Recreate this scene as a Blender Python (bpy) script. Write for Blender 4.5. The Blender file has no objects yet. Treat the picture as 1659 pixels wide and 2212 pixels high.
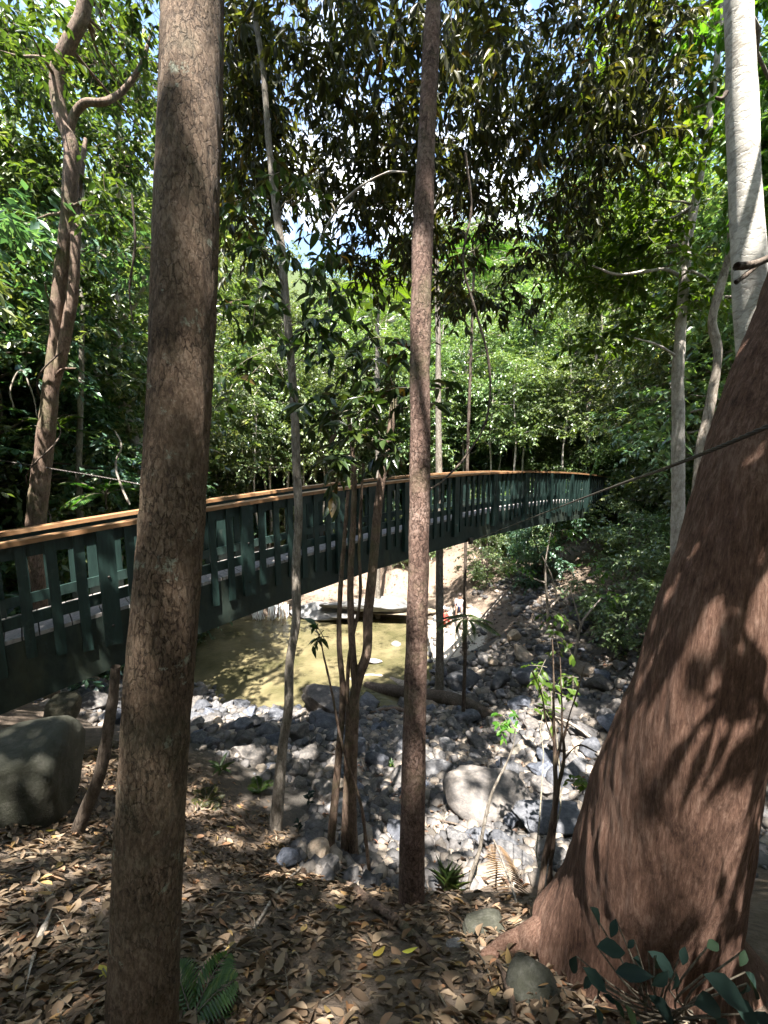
import bpy, math, random
import numpy as np
from mathutils import Vector, noise as mn

rng = np.random.default_rng(7)
random.seed(7)
S = bpy.context.scene
COL = S.collection
PI = math.pi

# ------------------------------------------------------------------ camera geometry
FPX, CX, CY = 831.0, 829.5, 1106.0
TH = math.radians(7.0)
CT, ST = math.cos(TH), math.sin(TH)
FW = np.array([0, CT, -ST]); UP = np.array([0, ST, CT]); RT = np.array([1.0, 0, 0])
U = np.array([-0.03, -0.37, 0.93]); U = U / np.linalg.norm(U)      # towards the sun

def ray(px, py):
    return FW + (px - CX) / FPX * RT - (py - CY) / FPX * UP
def P(px, py, D):
    return D * ray(px, py)
def PY(px, py, Y):
    r = ray(px, py)
    return r * (Y / r[1])

# ------------------------------------------------------------------ terrain
XS = [-60, -24, -14, -8, -4, 0, 2.5, 5, 9, 12, 20, 60]
YS = [-8, 0, .55, 1.1, 2.4, 3.2, 4.2, 6.2, 8, 10.5, 12, 15, 16.9, 17.6, 19, 22, 28, 40, 70, 120]
ZT = np.array([
 [6, 6, 6, 6, 6, 6, 6, 6, 6, 6, 6, 6, 6, 6, 6, 7, 9, 16, 34, 60],
 [3, 2, 2, 2, 2, 2, 2, 2, 2, 2, 2, 2, 2, 2, 2, 3, 6, 13, 30, 56],
 [-1, -1, -1, -1, -1.3, -1.5, -1.7, -2.2, -2.6, -3, -3.2, -3.4, -3.4, -3.3, -3, -2, 2, 10, 28, 54],
 [-1.2, -1.3, -1.4, -1.6, -2.1, -2.4, -2.7, -3.7, -4.7, -6.3, -6.9, -7.5, -7.3, -6.5, -6.2, -5, -1.5, 8, 27, 53],
 [-1.2, -1.35, -1.45, -1.75, -2.45, -2.9, -3.4, -4.6, -5.7, -7.08, -7.4, -7.7, -7.3, -6.5, -6.5, -5.8, -2, 7, 26, 52],
 [-1.2, -1.35, -1.45, -1.93, -3.05, -4.05, -4.8, -5.6, -6.3, -7.06, -7.4, -7.7, -7.2, -6.5, -6.5, -5.9, -2.5, 6, 25, 51],
 [-1.2, -1.35, -1.45, -1.95, -3.05, -4.0, -4.75, -5.55, -6.15, -6.75, -6.9, -6.75, -6.7, -6.6, -6.4, -5.6, -2.3, 6, 25, 51],
 [-1.0, -1.2, -1.4, -1.9, -2.95, -3.7, -4.3, -4.9, -5.3, -5.5, -5.6, -5.5, -5.3, -5.2, -5.0, -4, -1, 7, 25, 51],
 [-.5, -.7, -1, -1.4, -2.1, -2.6, -3, -3.5, -3.8, -3.9, -3.9, -3.8, -3.6, -3.5, -3.2, -2.0, 1, 8, 26, 52],
 [0, -.2, -.5, -1, -1.4, -1.8, -2.0, -2.4, -2.6, -2.7, -2.7, -2.7, -2.6, -2.5, -2.2, -1, 2, 9, 27, 53],
 [2, 2, 2, 1.8, 1.6, 1.5, 1.4, 1.3, 1.2, 1.2, 1.2, 1.3, 1.6, 1.8, 2.2, 3, 6, 12, 30, 55],
 [8, 8, 8, 8, 8, 8, 8, 8, 8, 8, 8, 8, 8, 8, 8, 9, 12, 18, 36, 60]], float)

def _tz(x, y):
    x = np.asarray(x, float); y = np.asarray(y, float)
    i = np.clip(np.searchsorted(XS, x) - 1, 0, len(XS) - 2)
    j = np.clip(np.searchsorted(YS, y) - 1, 0, len(YS) - 2)
    xs = np.array(XS); ys = np.array(YS)
    a = np.clip((x - xs[i]) / (xs[i + 1] - xs[i]), 0, 1); a = a * a * (3 - 2 * a) * .5 + a * .5
    b = np.clip((y - ys[j]) / (ys[j + 1] - ys[j]), 0, 1)
    return (ZT[i, j] * (1 - a) + ZT[i + 1, j] * a) * (1 - b) + (ZT[i, j + 1] * (1 - a) + ZT[i + 1, j + 1] * a) * b

def tz(x, y):                     # terrain height with local bumps
    z = float(_tz(x, y))
    amp = .05 if y < 5 else .12 if y < 20 else .5
    z += amp * mn.noise(Vector((x * .9, y * .9, 1.3))) + .03 * mn.noise(Vector((x * 3.1, y * 3.1, 4.7)))
    return z

def hit(px, py):                  # where the view ray meets the ground
    r = ray(px, py); d = .5
    while d < 90:
        p = r * d
        if p[2] < tz(p[0], p[1]): break
        d *= 1.004
    return r * d

# ------------------------------------------------------------------ object helpers
def tag(o, label=None, cat=None, group=None, kind=None):
    if label: o['label'] = label
    if cat: o['category'] = cat
    if group: o['group'] = group
    if kind: o['kind'] = kind
    return o

def mesh(name, V, F, mats, smooth=True, midx=None):
    me = bpy.data.meshes.new(name)
    V = np.asarray(V, np.float32)
    if isinstance(F, np.ndarray):
        n, k = F.shape
        me.vertices.add(len(V)); me.vertices.foreach_set('co', V.ravel())
        me.loops.add(n * k); me.loops.foreach_set('vertex_index', F.astype(np.int32).ravel())
        me.polygons.add(n); me.polygons.foreach_set('loop_start', np.arange(0, n * k, k, dtype=np.int32))
        me.update(calc_edges=True)
    else:
        me.from_pydata([tuple(v) for v in V], [], F); me.update()
    if smooth: me.polygons.foreach_set('use_smooth', np.ones(len(me.polygons), bool))
    for m in (mats if isinstance(mats, (list, tuple)) else [mats]): me.materials.append(m)
    if midx is not None: me.polygons.foreach_set('material_index', np.asarray(midx, np.int32))
    return me

def obj(name, V, F, mat, parent=None, base=None, smooth=True):
    V = np.asarray(V, float)
    if base is not None: V = V - np.asarray(base)
    o = bpy.data.objects.new(name, mesh(name, V, F, mat, smooth)); COL.objects.link(o)
    if parent is not None: o.parent = parent
    elif base is not None: o.location = base
    return o

def thing(name, label, cat, loc=(0, 0, 0), group=None):
    o = bpy.data.objects.new(name, None); COL.objects.link(o)
    o.location = tuple(loc); o.empty_display_size = .2
    return tag(o, label, cat, group)

def dup(root, loc, rz=0, sc=1, label=None, group=None, tilt=(0, 0)):
    r = root.copy(); COL.objects.link(r); r.location = tuple(loc)
    r.rotation_euler = (tilt[0], tilt[1], rz)
    r.scale = (sc, sc, sc) if not hasattr(sc, '__len__') else tuple(sc)
    if label: r['label'] = label
    if group: r['group'] = group
    for ch in list(root.children):
        c = ch.copy(); COL.objects.link(c); c.parent = r
    return r

class MB:
    def __init__(s): s.V = []; s.F = []; s.n = 0
    def add(s, V, F):
        V = np.asarray(V, float); s.V.append(V)
        s.F += [tuple(int(i) + s.n for i in f) for f in F]; s.n += len(V)
    def box8(s, c):               # 8 corners: bottom ring 0-3, top ring 4-7
        s.add(c, [(3, 2, 1, 0), (4, 5, 6, 7), (0, 1, 5, 4), (1, 2, 6, 5), (2, 3, 7, 6), (3, 0, 4, 7)])
    def obj(s, name, mat, parent=None, base=None, smooth=False):
        return obj(name, np.vstack(s.V), s.F, mat, parent, base, smooth)

def smooth_path(pts, n):
    pts = np.asarray(pts, float); k = len(pts)
    if k < 3: 
        t = np.linspace(0, 1, n)[:, None]; return pts[0] * (1 - t) + pts[-1] * t
    d = np.r_[0, np.cumsum(np.linalg.norm(np.diff(pts, axis=0), axis=1))]
    m = np.gradient(pts, d, axis=0)
    t = np.linspace(0, d[-1], n); j = np.clip(np.searchsorted(d, t, 'right') - 1, 0, k - 2)
    h = (d[j + 1] - d[j]); u = ((t - d[j]) / h)[:, None]; h = h[:, None]
    return ((2*u**3 - 3*u**2 + 1) * pts[j] + (u**3 - 2*u**2 + u) * h * m[j] + (-2*u**3 + 3*u**2) * pts[j+1] + (u**3 - u**2) * h * m[j+1])

def tube(path, rad, ns=8, cap=True, disp=None):
    path = np.asarray(path, float); n = len(path)
    rad = np.interp(np.linspace(0, 1, n), np.linspace(0, 1, len(rad)), rad) if hasattr(rad, '__len__') else np.full(n, rad)
    T = np.gradient(path, axis=0); T /= np.linalg.norm(T, axis=1)[:, None] + 1e-9
    a = np.array([1.0, 0, 0]) if abs(T[0][0]) < .9 else np.array([0, 1.0, 0])
    N = np.cross(T[0], a); N /= np.linalg.norm(N)
    ang = np.linspace(0, 2 * PI, ns, endpoint=False); V = np.empty((n, ns, 3))
    for i in range(n):
        N = N - T[i] * N.dot(T[i]); N /= np.linalg.norm(N); B = np.cross(T[i], N)
        dirs = np.cos(ang)[:, None] * N + np.sin(ang)[:, None] * B
        r = rad[i]
        V[i] = path[i] + dirs * r
        if disp is not None:
            for k in range(ns): V[i, k] += dirs[k] * disp(V[i, k], i / (n - 1), dirs[k])
    idx = np.arange(n * ns).reshape(n, ns); a_ = idx[:-1]; b_ = idx[1:]
    F = np.stack([a_, np.roll(a_, -1, 1), np.roll(b_, -1, 1), b_], -1).reshape(-1, 4)
    return V.reshape(-1, 3), F

class Geo:                        # gathers quads/tris as arrays of one width
    def __init__(s): s.V = []; s.F = []; s.n = 0
    def add(s, V, F): s.V.append(V); s.F.append(np.asarray(F) + s.n); s.n += len(V)
    def obj(s, name, mat, parent=None, base=None, smooth=True):
        return obj(name, np.vstack(s.V), np.vstack(s.F), mat, parent, base, smooth)

# ------------------------------------------------------------------ leaves
def grid_leaf(us, ws, fold, curl, roll=0):
    V = []; 
    for u, w in zip(us, ws):
        for s in (-1, 0, 1):
            V.append((u, s * w, fold * abs(s) * w * 2 - curl * u * u + roll * (u - .5) * s * w))
    F = []
    for i in range(len(us) - 1):
        for j in (0, 1):
            a = i * 3 + j; F.append((a, a + 1, a + 4, a + 3))
    return np.array(V), np.array(F)
L_NEAR = grid_leaf([0, .14, .36, .62, .85, 1], [.02, .27, .5, .43, .2, .01], .22, .22)
L_DEAD = grid_leaf([0, .15, .38, .65, .86, 1], [.02, .3, .5, .42, .2, .01], .3, -.18, .5)
L_DEAD2 = grid_leaf([0, .15, .38, .65, .86, 1], [.02, .3, .5, .42, .2, .01], -.22, .2, -.7)
L_FLAT = grid_leaf([0, .12, .34, .6, .84, 1], [.03, .33, .5, .44, .22, .01], .06, -.08, .25)
L_FAR = (np.array([(0, 0, 0), (.45, -.5, .08), (1, 0, -.1), (.45, .5, .08)]), np.array([(0, 1, 2), (0, 2, 3)]))

def unit(v): return v / (np.linalg.norm(v, axis=-1, keepdims=True) + 1e-9)

def leaves(tpl, pos, d, up, ln, wd):
    """pos, d (tip direction), up (upper side hint), ln, wd: arrays"""
    tv, tf = tpl; pos = np.asarray(pos, float); d = unit(np.asarray(d, float)); n = len(pos)
    b = np.cross(up, d); b = unit(b + 1e-6); nn = np.cross(d, b)
    ln = np.asarray(ln)[:, None, None]; wd = np.asarray(wd)[:, None, None]
    V = (pos[:, None] + ln * tv[None, :, 0:1] * d[:, None] + wd * tv[None, :, 1:2] * b[:, None] + ln * tv[None, :, 2:3] * .6 * nn[:, None])
    F = (np.arange(n) * len(tv))[:, None, None] + tf[None]
    return V.reshape(-1, 3), F.reshape(-1, tf.shape[1])

GAPS = [((-1.5, 14, -7), 2.3, .85), ((1.0, 14.5, -7), 1.8, .85), ((-3.8, 13.5, -7), 1.3, .7), ((2.4, 14.8, -6.8), 2.0, .9), ((6.6, 13.9, -1.2), 1.2, .6), ((0, 17, -6.4), 2, .8)]
class Foliage:
    def __init__(s, seed): s.r = np.random.default_rng(seed); s.p = []; s.d = []; s.u = []; s.l = []; s.w = []; s.tw = Geo()
    def spray(s, st, d, L, n, ll, lw, droop=.5, twig=.004, flat=.5, seg=4):
        r = s.r; d = unit(np.array(d, float)); st = np.array(st, float)
        t = np.linspace(0, 1, seg)[:, None]
        end = st + d * L + np.array([0, 0, -droop * L * .5])
        mid = st + d * L * .55
        path = (1 - t) ** 2 * st + 2 * t * (1 - t) * mid + t * t * end
        if twig: s.tw.add(*tube(path, [twig, twig * .4], 4))
        tt = r.uniform(.15, 1.0, n); tt[-1] = 1
        q = tt[:, None]
        pos = (1 - q) ** 2 * st + 2 * q * (1 - q) * mid + q * q * end
        tan = unit(2 * (1 - q) * (mid - st) + 2 * q * (end - mid))
        side = unit(np.cross(tan, [0, 0, 1]) + 1e-6) * r.choice([-1, 1], n)[:, None]
        dd = tan * r.uniform(.3, .9, n)[:, None] + side * r.uniform(.5, 1.1, n)[:, None] * flat * 2 + r.normal(0, .3, (n, 3)) - np.array([0, 0, droop]) * r.uniform(.4, 1.3, n)[:, None]
        s.p.append(pos); s.d.append(dd); s.u.append(np.array([0, 0, 1.0]) + r.normal(0, .35, (n, 3)))
        k = r.uniform(.65, 1.25, n); s.l.append(ll * k); s.w.append(lw * k * r.uniform(.8, 1.2, n))
    def clump(s, c, R, ns, n, L, ll, lw, droop=.5, twig=.004, flat=.5, out=.6, sq=.75):
        for _ in range(ns):
            v = unit(s.r.normal(0, 1, 3)); rr = R * s.r.uniform(.1, 1) ** .5
            st = np.array(c) + v * rr * np.array([1, 1, sq])
            d = v * out + s.r.normal(0, .5, 3); d[2] *= .6
            s.spray(st - unit(d) * L * .5, d, L * s.r.uniform(.7, 1.2), n, ll, lw, droop, twig, flat)
    def build(s, name, tpl, mat, parent, base, gaps=None):
        a = [np.vstack(s.p), np.vstack(s.d), np.vstack(s.u), np.concatenate(s.l), np.concatenate(s.w)]
        if gaps:                  # leaves removed along sun rays so light reaches chosen spots
            keep = np.ones(len(a[0]), bool)
            for q, r_, k_ in gaps:
                d = a[0] - np.array(q); t = d @ U
                keep &= ~((np.linalg.norm(d - t[:, None] * U, axis=1) < r_) & (t > 0) & (s.r.random(len(t)) < k_))
            a = [v[keep] for v in a]
        V, F = leaves(tpl, *a)
        o = obj(name, V, F, mat, parent, base)
        return o

# ------------------------------------------------------------------ materials
def newmat(name):
    m = bpy.data.materials.new(name); m.use_nodes = True; nt = m.node_tree
    for n in list(nt.nodes): nt.nodes.remove(n)
    return m, nt
def N(nt, t, **k):
    n = nt.nodes.new(t)
    for a, v in k.items():
        if a in n.inputs: n.inputs[a].default_value = v
        else: setattr(n, a, v)
    return n
def ramp(nt, fac, stops, interp='LINEAR'):
    r = N(nt, 'ShaderNodeValToRGB'); e = r.color_ramp.elements; r.color_ramp.interpolation = interp
    while len(e) < len(stops): e.new(.5)
    for i, (p, c) in enumerate(stops): e[i].position = p; e[i].color = (*c, 1)
    nt.links.new(fac, r.inputs[0]); return r.outputs[0]
def mixc(nt, f, a, b, mode='MIX'):
    m = N(nt, 'ShaderNodeMix', data_type='RGBA', blend_type=mode)
    for s, i in ((f, 0), (a, 6), (b, 7)):
        if hasattr(s, 'is_linked'): nt.links.new(s, m.inputs[i])
        else: m.inputs[i].default_value = s if i == 0 else (*s, 1)
    return m.outputs[2]
def math_(nt, op, a, b=None):
    m = N(nt, 'ShaderNodeMath', operation=op)
    for s, i in ((a, 0), (b, 1)):
        if s is None: continue
        if hasattr(s, 'is_linked'): nt.links.new(s, m.inputs[i])
        else: m.inputs[i].default_value = s
    return m.outputs[0]
def noise(nt, vec, scale, detail=4, rough=.6):
    n = N(nt, 'ShaderNodeTexNoise'); n.inputs['Scale'].default_value = scale; n.inputs['Detail'].default_value = detail; n.inputs['Roughness'].default_value = rough
    if vec is not None: nt.links.new(vec, n.inputs['Vector'])
    return n.outputs[0]
def coords(nt, scale=(1, 1, 1), which='Object'):
    t = N(nt, 'ShaderNodeTexCoord'); m = N(nt, 'ShaderNodeMapping'); m.inputs['Scale'].default_value = scale
    nt.links.new(t.outputs[which], m.inputs['Vector']); return m.outputs[0]
def finish(nt, col, rough=.8, spec=.3, bump=None, bstr=.5, bdist=.02, extra=None):
    p = N(nt, 'ShaderNodeBsdfPrincipled'); o = N(nt, 'ShaderNodeOutputMaterial')
    for s, k in ((col, 'Base Color'), (rough, 'Roughness')):
        if hasattr(s, 'is_linked'): nt.links.new(s, p.inputs[k])
        else: p.inputs[k].default_value = (*s, 1) if k == 'Base Color' else s
    p.inputs['Specular IOR Level'].default_value = spec
    if bump is not None:
        b = N(nt, 'ShaderNodeBump'); b.inputs['Strength'].default_value = bstr; b.inputs['Distance'].default_value = bdist
        nt.links.new(bump, b.inputs['Height']); nt.links.new(b.outputs[0], p.inputs['Normal'])
    nt.links.new(p.outputs[0], o.inputs[0]); return p, o

def leaf_mat(name, stops, transl=.35, rough=.38, spec=.5, tcol=(1.25, 1.35, .45)):
    m, nt = newmat(name)
    g = N(nt, 'ShaderNodeNewGeometry')
    col = ramp(nt, g.outputs['Random Per Island'], stops)
    oi = N(nt, 'ShaderNodeObjectInfo')
    hs = N(nt, 'ShaderNodeHueSaturation'); nt.links.new(col, hs.inputs['Color'])
    nt.links.new(math_(nt, 'ADD', math_(nt, 'MULTIPLY', oi.outputs['Random'], .05), .475), hs.inputs['Hue'])
    nt.links.new(math_(nt, 'ADD', math_(nt, 'MULTIPLY', oi.outputs['Random'], .5), .75), hs.inputs['Value'])
    c = hs.outputs[0]
    p = N(nt, 'ShaderNodeBsdfPrincipled'); nt.links.new(c, p.inputs['Base Color'])
    p.inputs['Roughness'].default_value = rough; p.inputs['Specular IOR Level'].default_value = spec
    t = N(nt, 'ShaderNodeBsdfTranslucent'); nt.links.new(mixc(nt, 1.0, c, tcol, 'MULTIPLY'), t.inputs[0])
    mx = N(nt, 'ShaderNodeMixShader'); mx.inputs[0].default_value = transl
    nt.links.new(p.outputs[0], mx.inputs[1]); nt.links.new(t.outputs[0], mx.inputs[2])
    o = N(nt, 'ShaderNodeOutputMaterial'); nt.links.new(mx.outputs[0], o.inputs[0]); return m

LF = {
 'dark': leaf_mat('leaf_dark', [(0, (.02, .022, .012)), (.5, (.04, .042, .018)), (.85, (.065, .058, .02)), (.94, (.12, .13, .03)), (1, (.1, .04, .014))], .4, .4, .35),
 'broad': leaf_mat('leaf_broad', [(0, (.02, .045, .014)), (.6, (.04, .075, .02)), (.9, (.07, .11, .025)), (1, (.1, .05, .015))], .3, .3, .6),
 'green': leaf_mat('leaf_green', [(0, (.025, .06, .018)), (.6, (.05, .1, .026)), (1, (.1, .15, .035))], .45),
 'bright': leaf_mat('leaf_bright', [(0, (.05, .11, .015)), (.6, (.08, .16, .02)), (1, (.13, .2, .03))], .55),
 'far': leaf_mat('leaf_far', [(0, (.035, .065, .026)), (.4, (.085, .125, .05)), (.8, (.15, .19, .085)), (1, (.27, .28, .15))], .45, .34, .8),
 'pale': leaf_mat('leaf_pale', [(0, (.05, .09, .035)), (.5, (.105, .16, .065)), (1, (.22, .27, .125))], .35, .32, .8),
 'blue': leaf_mat('leaf_bluish', [(0, (.03, .07, .042)), (.6, (.065, .13, .08)), (1, (.13, .21, .13))], .42, .3, .9),
 'fern': leaf_mat('leaf_fern', [(0, (.03, .07, .015)), (.7, (.06, .12, .02)), (1, (.11, .14, .03))], .45),
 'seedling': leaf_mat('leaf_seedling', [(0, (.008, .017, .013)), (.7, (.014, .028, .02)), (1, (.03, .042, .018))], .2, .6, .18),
}
LF['litter'] = leaf_mat('dead_leaf', [(0, (.045, .032, .02)), (.3, (.115, .08, .05)), (.6, (.19, .138, .085)), (.85, (.285, .22, .145)), (.95, (.26, .135, .065)), (1, (.34, .25, .09))], .1, .6, .3, (1.2, 1, .6))
LF['yellow'] = leaf_mat('yellow_leaf', [(0, (.45, .34, .03)), (.6, (.42, .36, .06)), (1, (.3, .3, .05))], .2, .5, .3, (1.2, 1, .4))
LF['deadfrond'] = leaf_mat('dead_frond', [(0, (.1, .055, .035)), (1, (.22, .13, .08))], .1, .6, .3, (1.2, 1, .6))

def bark(name, dark, mid, light, lichen=None, lich=.62, scale=18, stretch=.25, bstr=.8, bdist=.012, crack=.5, horiz=False, rough=.85, moss=None, fibre=False):
    m, nt = newmat(name)
    sc = (1, 1, stretch) if not horiz else (.6, .6, 1.15)
    v = coords(nt, sc); v0 = coords(nt)
    def warp(vec, amt, s_):
        w = N(nt, 'ShaderNodeTexNoise'); w.inputs['Scale'].default_value = s_; w.inputs['Detail'].default_value = 4; nt.links.new(vec, w.inputs[0])
        sub = N(nt, 'ShaderNodeVectorMath', operation='SUBTRACT'); nt.links.new(w.outputs['Color'], sub.inputs[0]); sub.inputs[1].default_value = (.5, .5, .5)
        scl = N(nt, 'ShaderNodeVectorMath', operation='SCALE'); nt.links.new(sub.outputs[0], scl.inputs[0]); scl.inputs['Scale'].default_value = amt
        ad = N(nt, 'ShaderNodeVectorMath', operation='ADD'); nt.links.new(vec, ad.inputs[0]); nt.links.new(scl.outputs[0], ad.inputs[1]); return ad.outputs[0]
    v2 = warp(v, 1.6 / scale, scale * .8)
    n1 = noise(nt, v, scale * 1.6, 8, .72); n2 = noise(nt, v0, 3.2, 6, .65); nf = noise(nt, v2, scale * 4, 6, .7)
    if fibre:
        rg = N(nt, 'ShaderNodeTexNoise', noise_type='RIDGED_MULTIFRACTAL'); rg.inputs['Scale'].default_value = scale * .5; rg.inputs['Detail'].default_value = 6; nt.links.new(v2, rg.inputs[0])
        edge = math_(nt, 'SUBTRACT', 1.0, math_(nt, 'MULTIPLY', rg.outputs[0], .45)); cell = nf
    else:
        vo = N(nt, 'ShaderNodeTexVoronoi', feature='DISTANCE_TO_EDGE'); vo.inputs['Scale'].default_value = scale; nt.links.new(v2, vo.inputs['Vector'])
        vc = N(nt, 'ShaderNodeTexVoronoi'); vc.inputs['Scale'].default_value = scale; nt.links.new(v2, vc.inputs['Vector'])
        e0 = math_(nt, 'ADD', vo.outputs[0], math_(nt, 'MULTIPLY', math_(nt, 'SUBTRACT', n1, .5), .3))
        mr = N(nt, 'ShaderNodeMapRange'); mr.inputs[2].default_value = .08; nt.links.new(e0, mr.inputs[0])
        # only some of the cracks are open
        op = ramp(nt, noise(nt, v0, 6, 4, .6), [(.42, (0, 0, 0)), (.66, (1, 1, 1))])
        edge = math_(nt, 'MAXIMUM', mr.outputs[0], op)
        sep = N(nt, 'ShaderNodeSeparateColor'); nt.links.new(vc.outputs['Color'], sep.inputs[0]); cell = sep.outputs[0]
    f = math_(nt, 'ADD', math_(nt, 'MULTIPLY', n1, .5), math_(nt, 'ADD', math_(nt, 'MULTIPLY', n2, .3), math_(nt, 'MULTIPLY', nf, .2)))
    c = ramp(nt, f, [(.39, dark), (.5, mid), (.61, light)])
    c = mixc(nt, 1.0, c, ramp(nt, edge, [(0, (1 - crack,) * 3), (1, (1, 1, 1))]), 'MULTIPLY')
    c = mixc(nt, 1.0, c, ramp(nt, cell, [(0, (.84, .84, .84)), (1, (1.15, 1.15, 1.15))]), 'MULTIPLY')
    if lichen:
        n3 = noise(nt, v0, 11, 7, .75)
        c = mixc(nt, ramp(nt, n3, [(lich, (0, 0, 0)), (lich + .05, (.8, .8, .8))]), c, lichen)
    if moss:
        c = mixc(nt, ramp(nt, noise(nt, v0, 2.4, 6, .7), [(.5, (0, 0, 0)), (.68, (.6, .6, .6))]), c, moss)
    h = math_(nt, 'ADD', math_(nt, 'MULTIPLY', edge, .5), math_(nt, 'ADD', math_(nt, 'MULTIPLY', n1, .8), math_(nt, 'MULTIPLY', nf, .35)))
    if not fibre: h = math_(nt, 'ADD', h, math_(nt, 'MULTIPLY', cell, .25))
    finish(nt, c, rough, .2, h, bstr, bdist); return m

BK = {
 'plate': bark('bark_plated', (.06, .039, .027), (.155, .105, .07), (.25, .19, .14), (.3, .32, .25), .6, 64, .42, 1, .016, .5, moss=(.095, .095, .06)),
 'giant': bark('bark_reddish', (.045, .023, .016), (.135, .073, .05), (.255, .16, .118), None, 0, 60, .13, 1, .016, .6, fibre=True),
 'peel': bark('bark_peeling', (.055, .032, .025), (.155, .098, .076), (.28, .2, .165), (.33, .33, .27), .68, 34, .7, 1, .014, .5, moss=(.1, .1, .05)),
 'white': bark('bark_white', (.3, .27, .23), (.48, .45, .4), (.62, .6, .55), (.3, .33, .28), .64, 16, 1, .6, .006, .25, True),
 'grey': bark('bark_grey', (.09, .075, .06), (.19, .165, .135), (.32, .29, .25), (.36, .38, .32), .64, 24, .3, .7, .008, .35),
 'pale': bark('bark_pale', (.22, .19, .16), (.38, .34, .3), (.52, .48, .43), (.25, .28, .2), .66, 18, .4, .5, .006, .2),
 'dark': bark('bark_dark', (.035, .026, .02), (.085, .065, .05), (.15, .12, .095), None, 0, 24, .3, .8, .008, .4),
 'brown': bark('bark_brown', (.06, .04, .03), (.14, .095, .07), (.22, .16, .12), (.25, .27, .22), .7, 22, .35, .8, .01, .4, moss=(.1, .11, .05)),
 'dead': bark('bark_bleached', (.16, .13, .1), (.33, .28, .23), (.5, .45, .39), None, 0, 20, .3, .8, .01, .4),
 'twig': bark('twig_bark', (.06, .05, .035), (.14, .12, .09), (.24, .22, .17), None, 0, 30, 1, .4, .002, .2),
}

def rock_mat(name, dark, mid, light, lichen=.66, lcol=(.42, .44, .4), moss=None):
    m, nt = newmat(name)
    v = coords(nt); oi = N(nt, 'ShaderNodeObjectInfo')
    off = N(nt, 'ShaderNodeVectorMath', operation='ADD'); nt.links.new(v, off.inputs[0])
    cx = N(nt, 'ShaderNodeCombineXYZ'); nt.links.new(math_(nt, 'MULTIPLY', oi.outputs['Random'], 37), cx.inputs[0]); nt.links.new(cx.outputs[0], off.inputs[1])
    v = off.outputs[0]
    n1 = noise(nt, v, 5, 8, .7); n2 = noise(nt, v, 26, 5, .7)
    c = ramp(nt, n1, [(.3, dark), (.5, mid), (.72, light)])
    val = N(nt, 'ShaderNodeHueSaturation'); nt.links.new(c, val.inputs['Color']); nt.links.new(math_(nt, 'ADD', math_(nt, 'MULTIPLY', oi.outputs['Random'], .5), .58), val.inputs['Value'])
    c = val.outputs[0]
    fr = N(nt, 'ShaderNodeMath', operation='FRACT'); nt.links.new(math_(nt, 'MULTIPLY', oi.outputs['Random'], 7.31), fr.inputs[0])
    c = mixc(nt, 1.0, c, ramp(nt, fr.outputs[0], [(0, (.85, .95, 1.15)), (.5, (1, 1, 1)), (.8, (1.1, 1, .88)), (1, (1.08, .98, .86))]), 'MULTIPLY')
    n3 = noise(nt, v, 7.5, 7, .75); c = mixc(nt, ramp(nt, n3, [(lichen, (0, 0, 0)), (lichen + .04, (1, 1, 1))]), c, lcol)
    if moss: c = mixc(nt, ramp(nt, noise(nt, v, 2.2, 6, .7), [(.3, (0, 0, 0)), (.55, (.85, .85, .85))]), c, moss)
    finish(nt, c, .75, .4, math_(nt, 'ADD', math_(nt, 'MULTIPLY', n1, .8), math_(nt, 'MULTIPLY', n2, .35)), .7, .03); return m
RK = {'grey': rock_mat('river_rock', (.036, .037, .041), (.095, .094, .098), (.195, .187, .18), .66),
      'tan': rock_mat('tan_rock', (.16, .13, .1), (.3, .25, .2), (.42, .37, .31), .72),
      'pale': rock_mat('sandstone_rock', (.14, .12, .095), (.26, .23, .185), (.38, .35, .29), .75, (.5, .47, .4)),
      'moss': rock_mat('mossy_rock', (.04, .038, .03), (.08, .075, .055), (.14, .13, .1), .7, (.2, .21, .17), (.026, .027, .016))}

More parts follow.
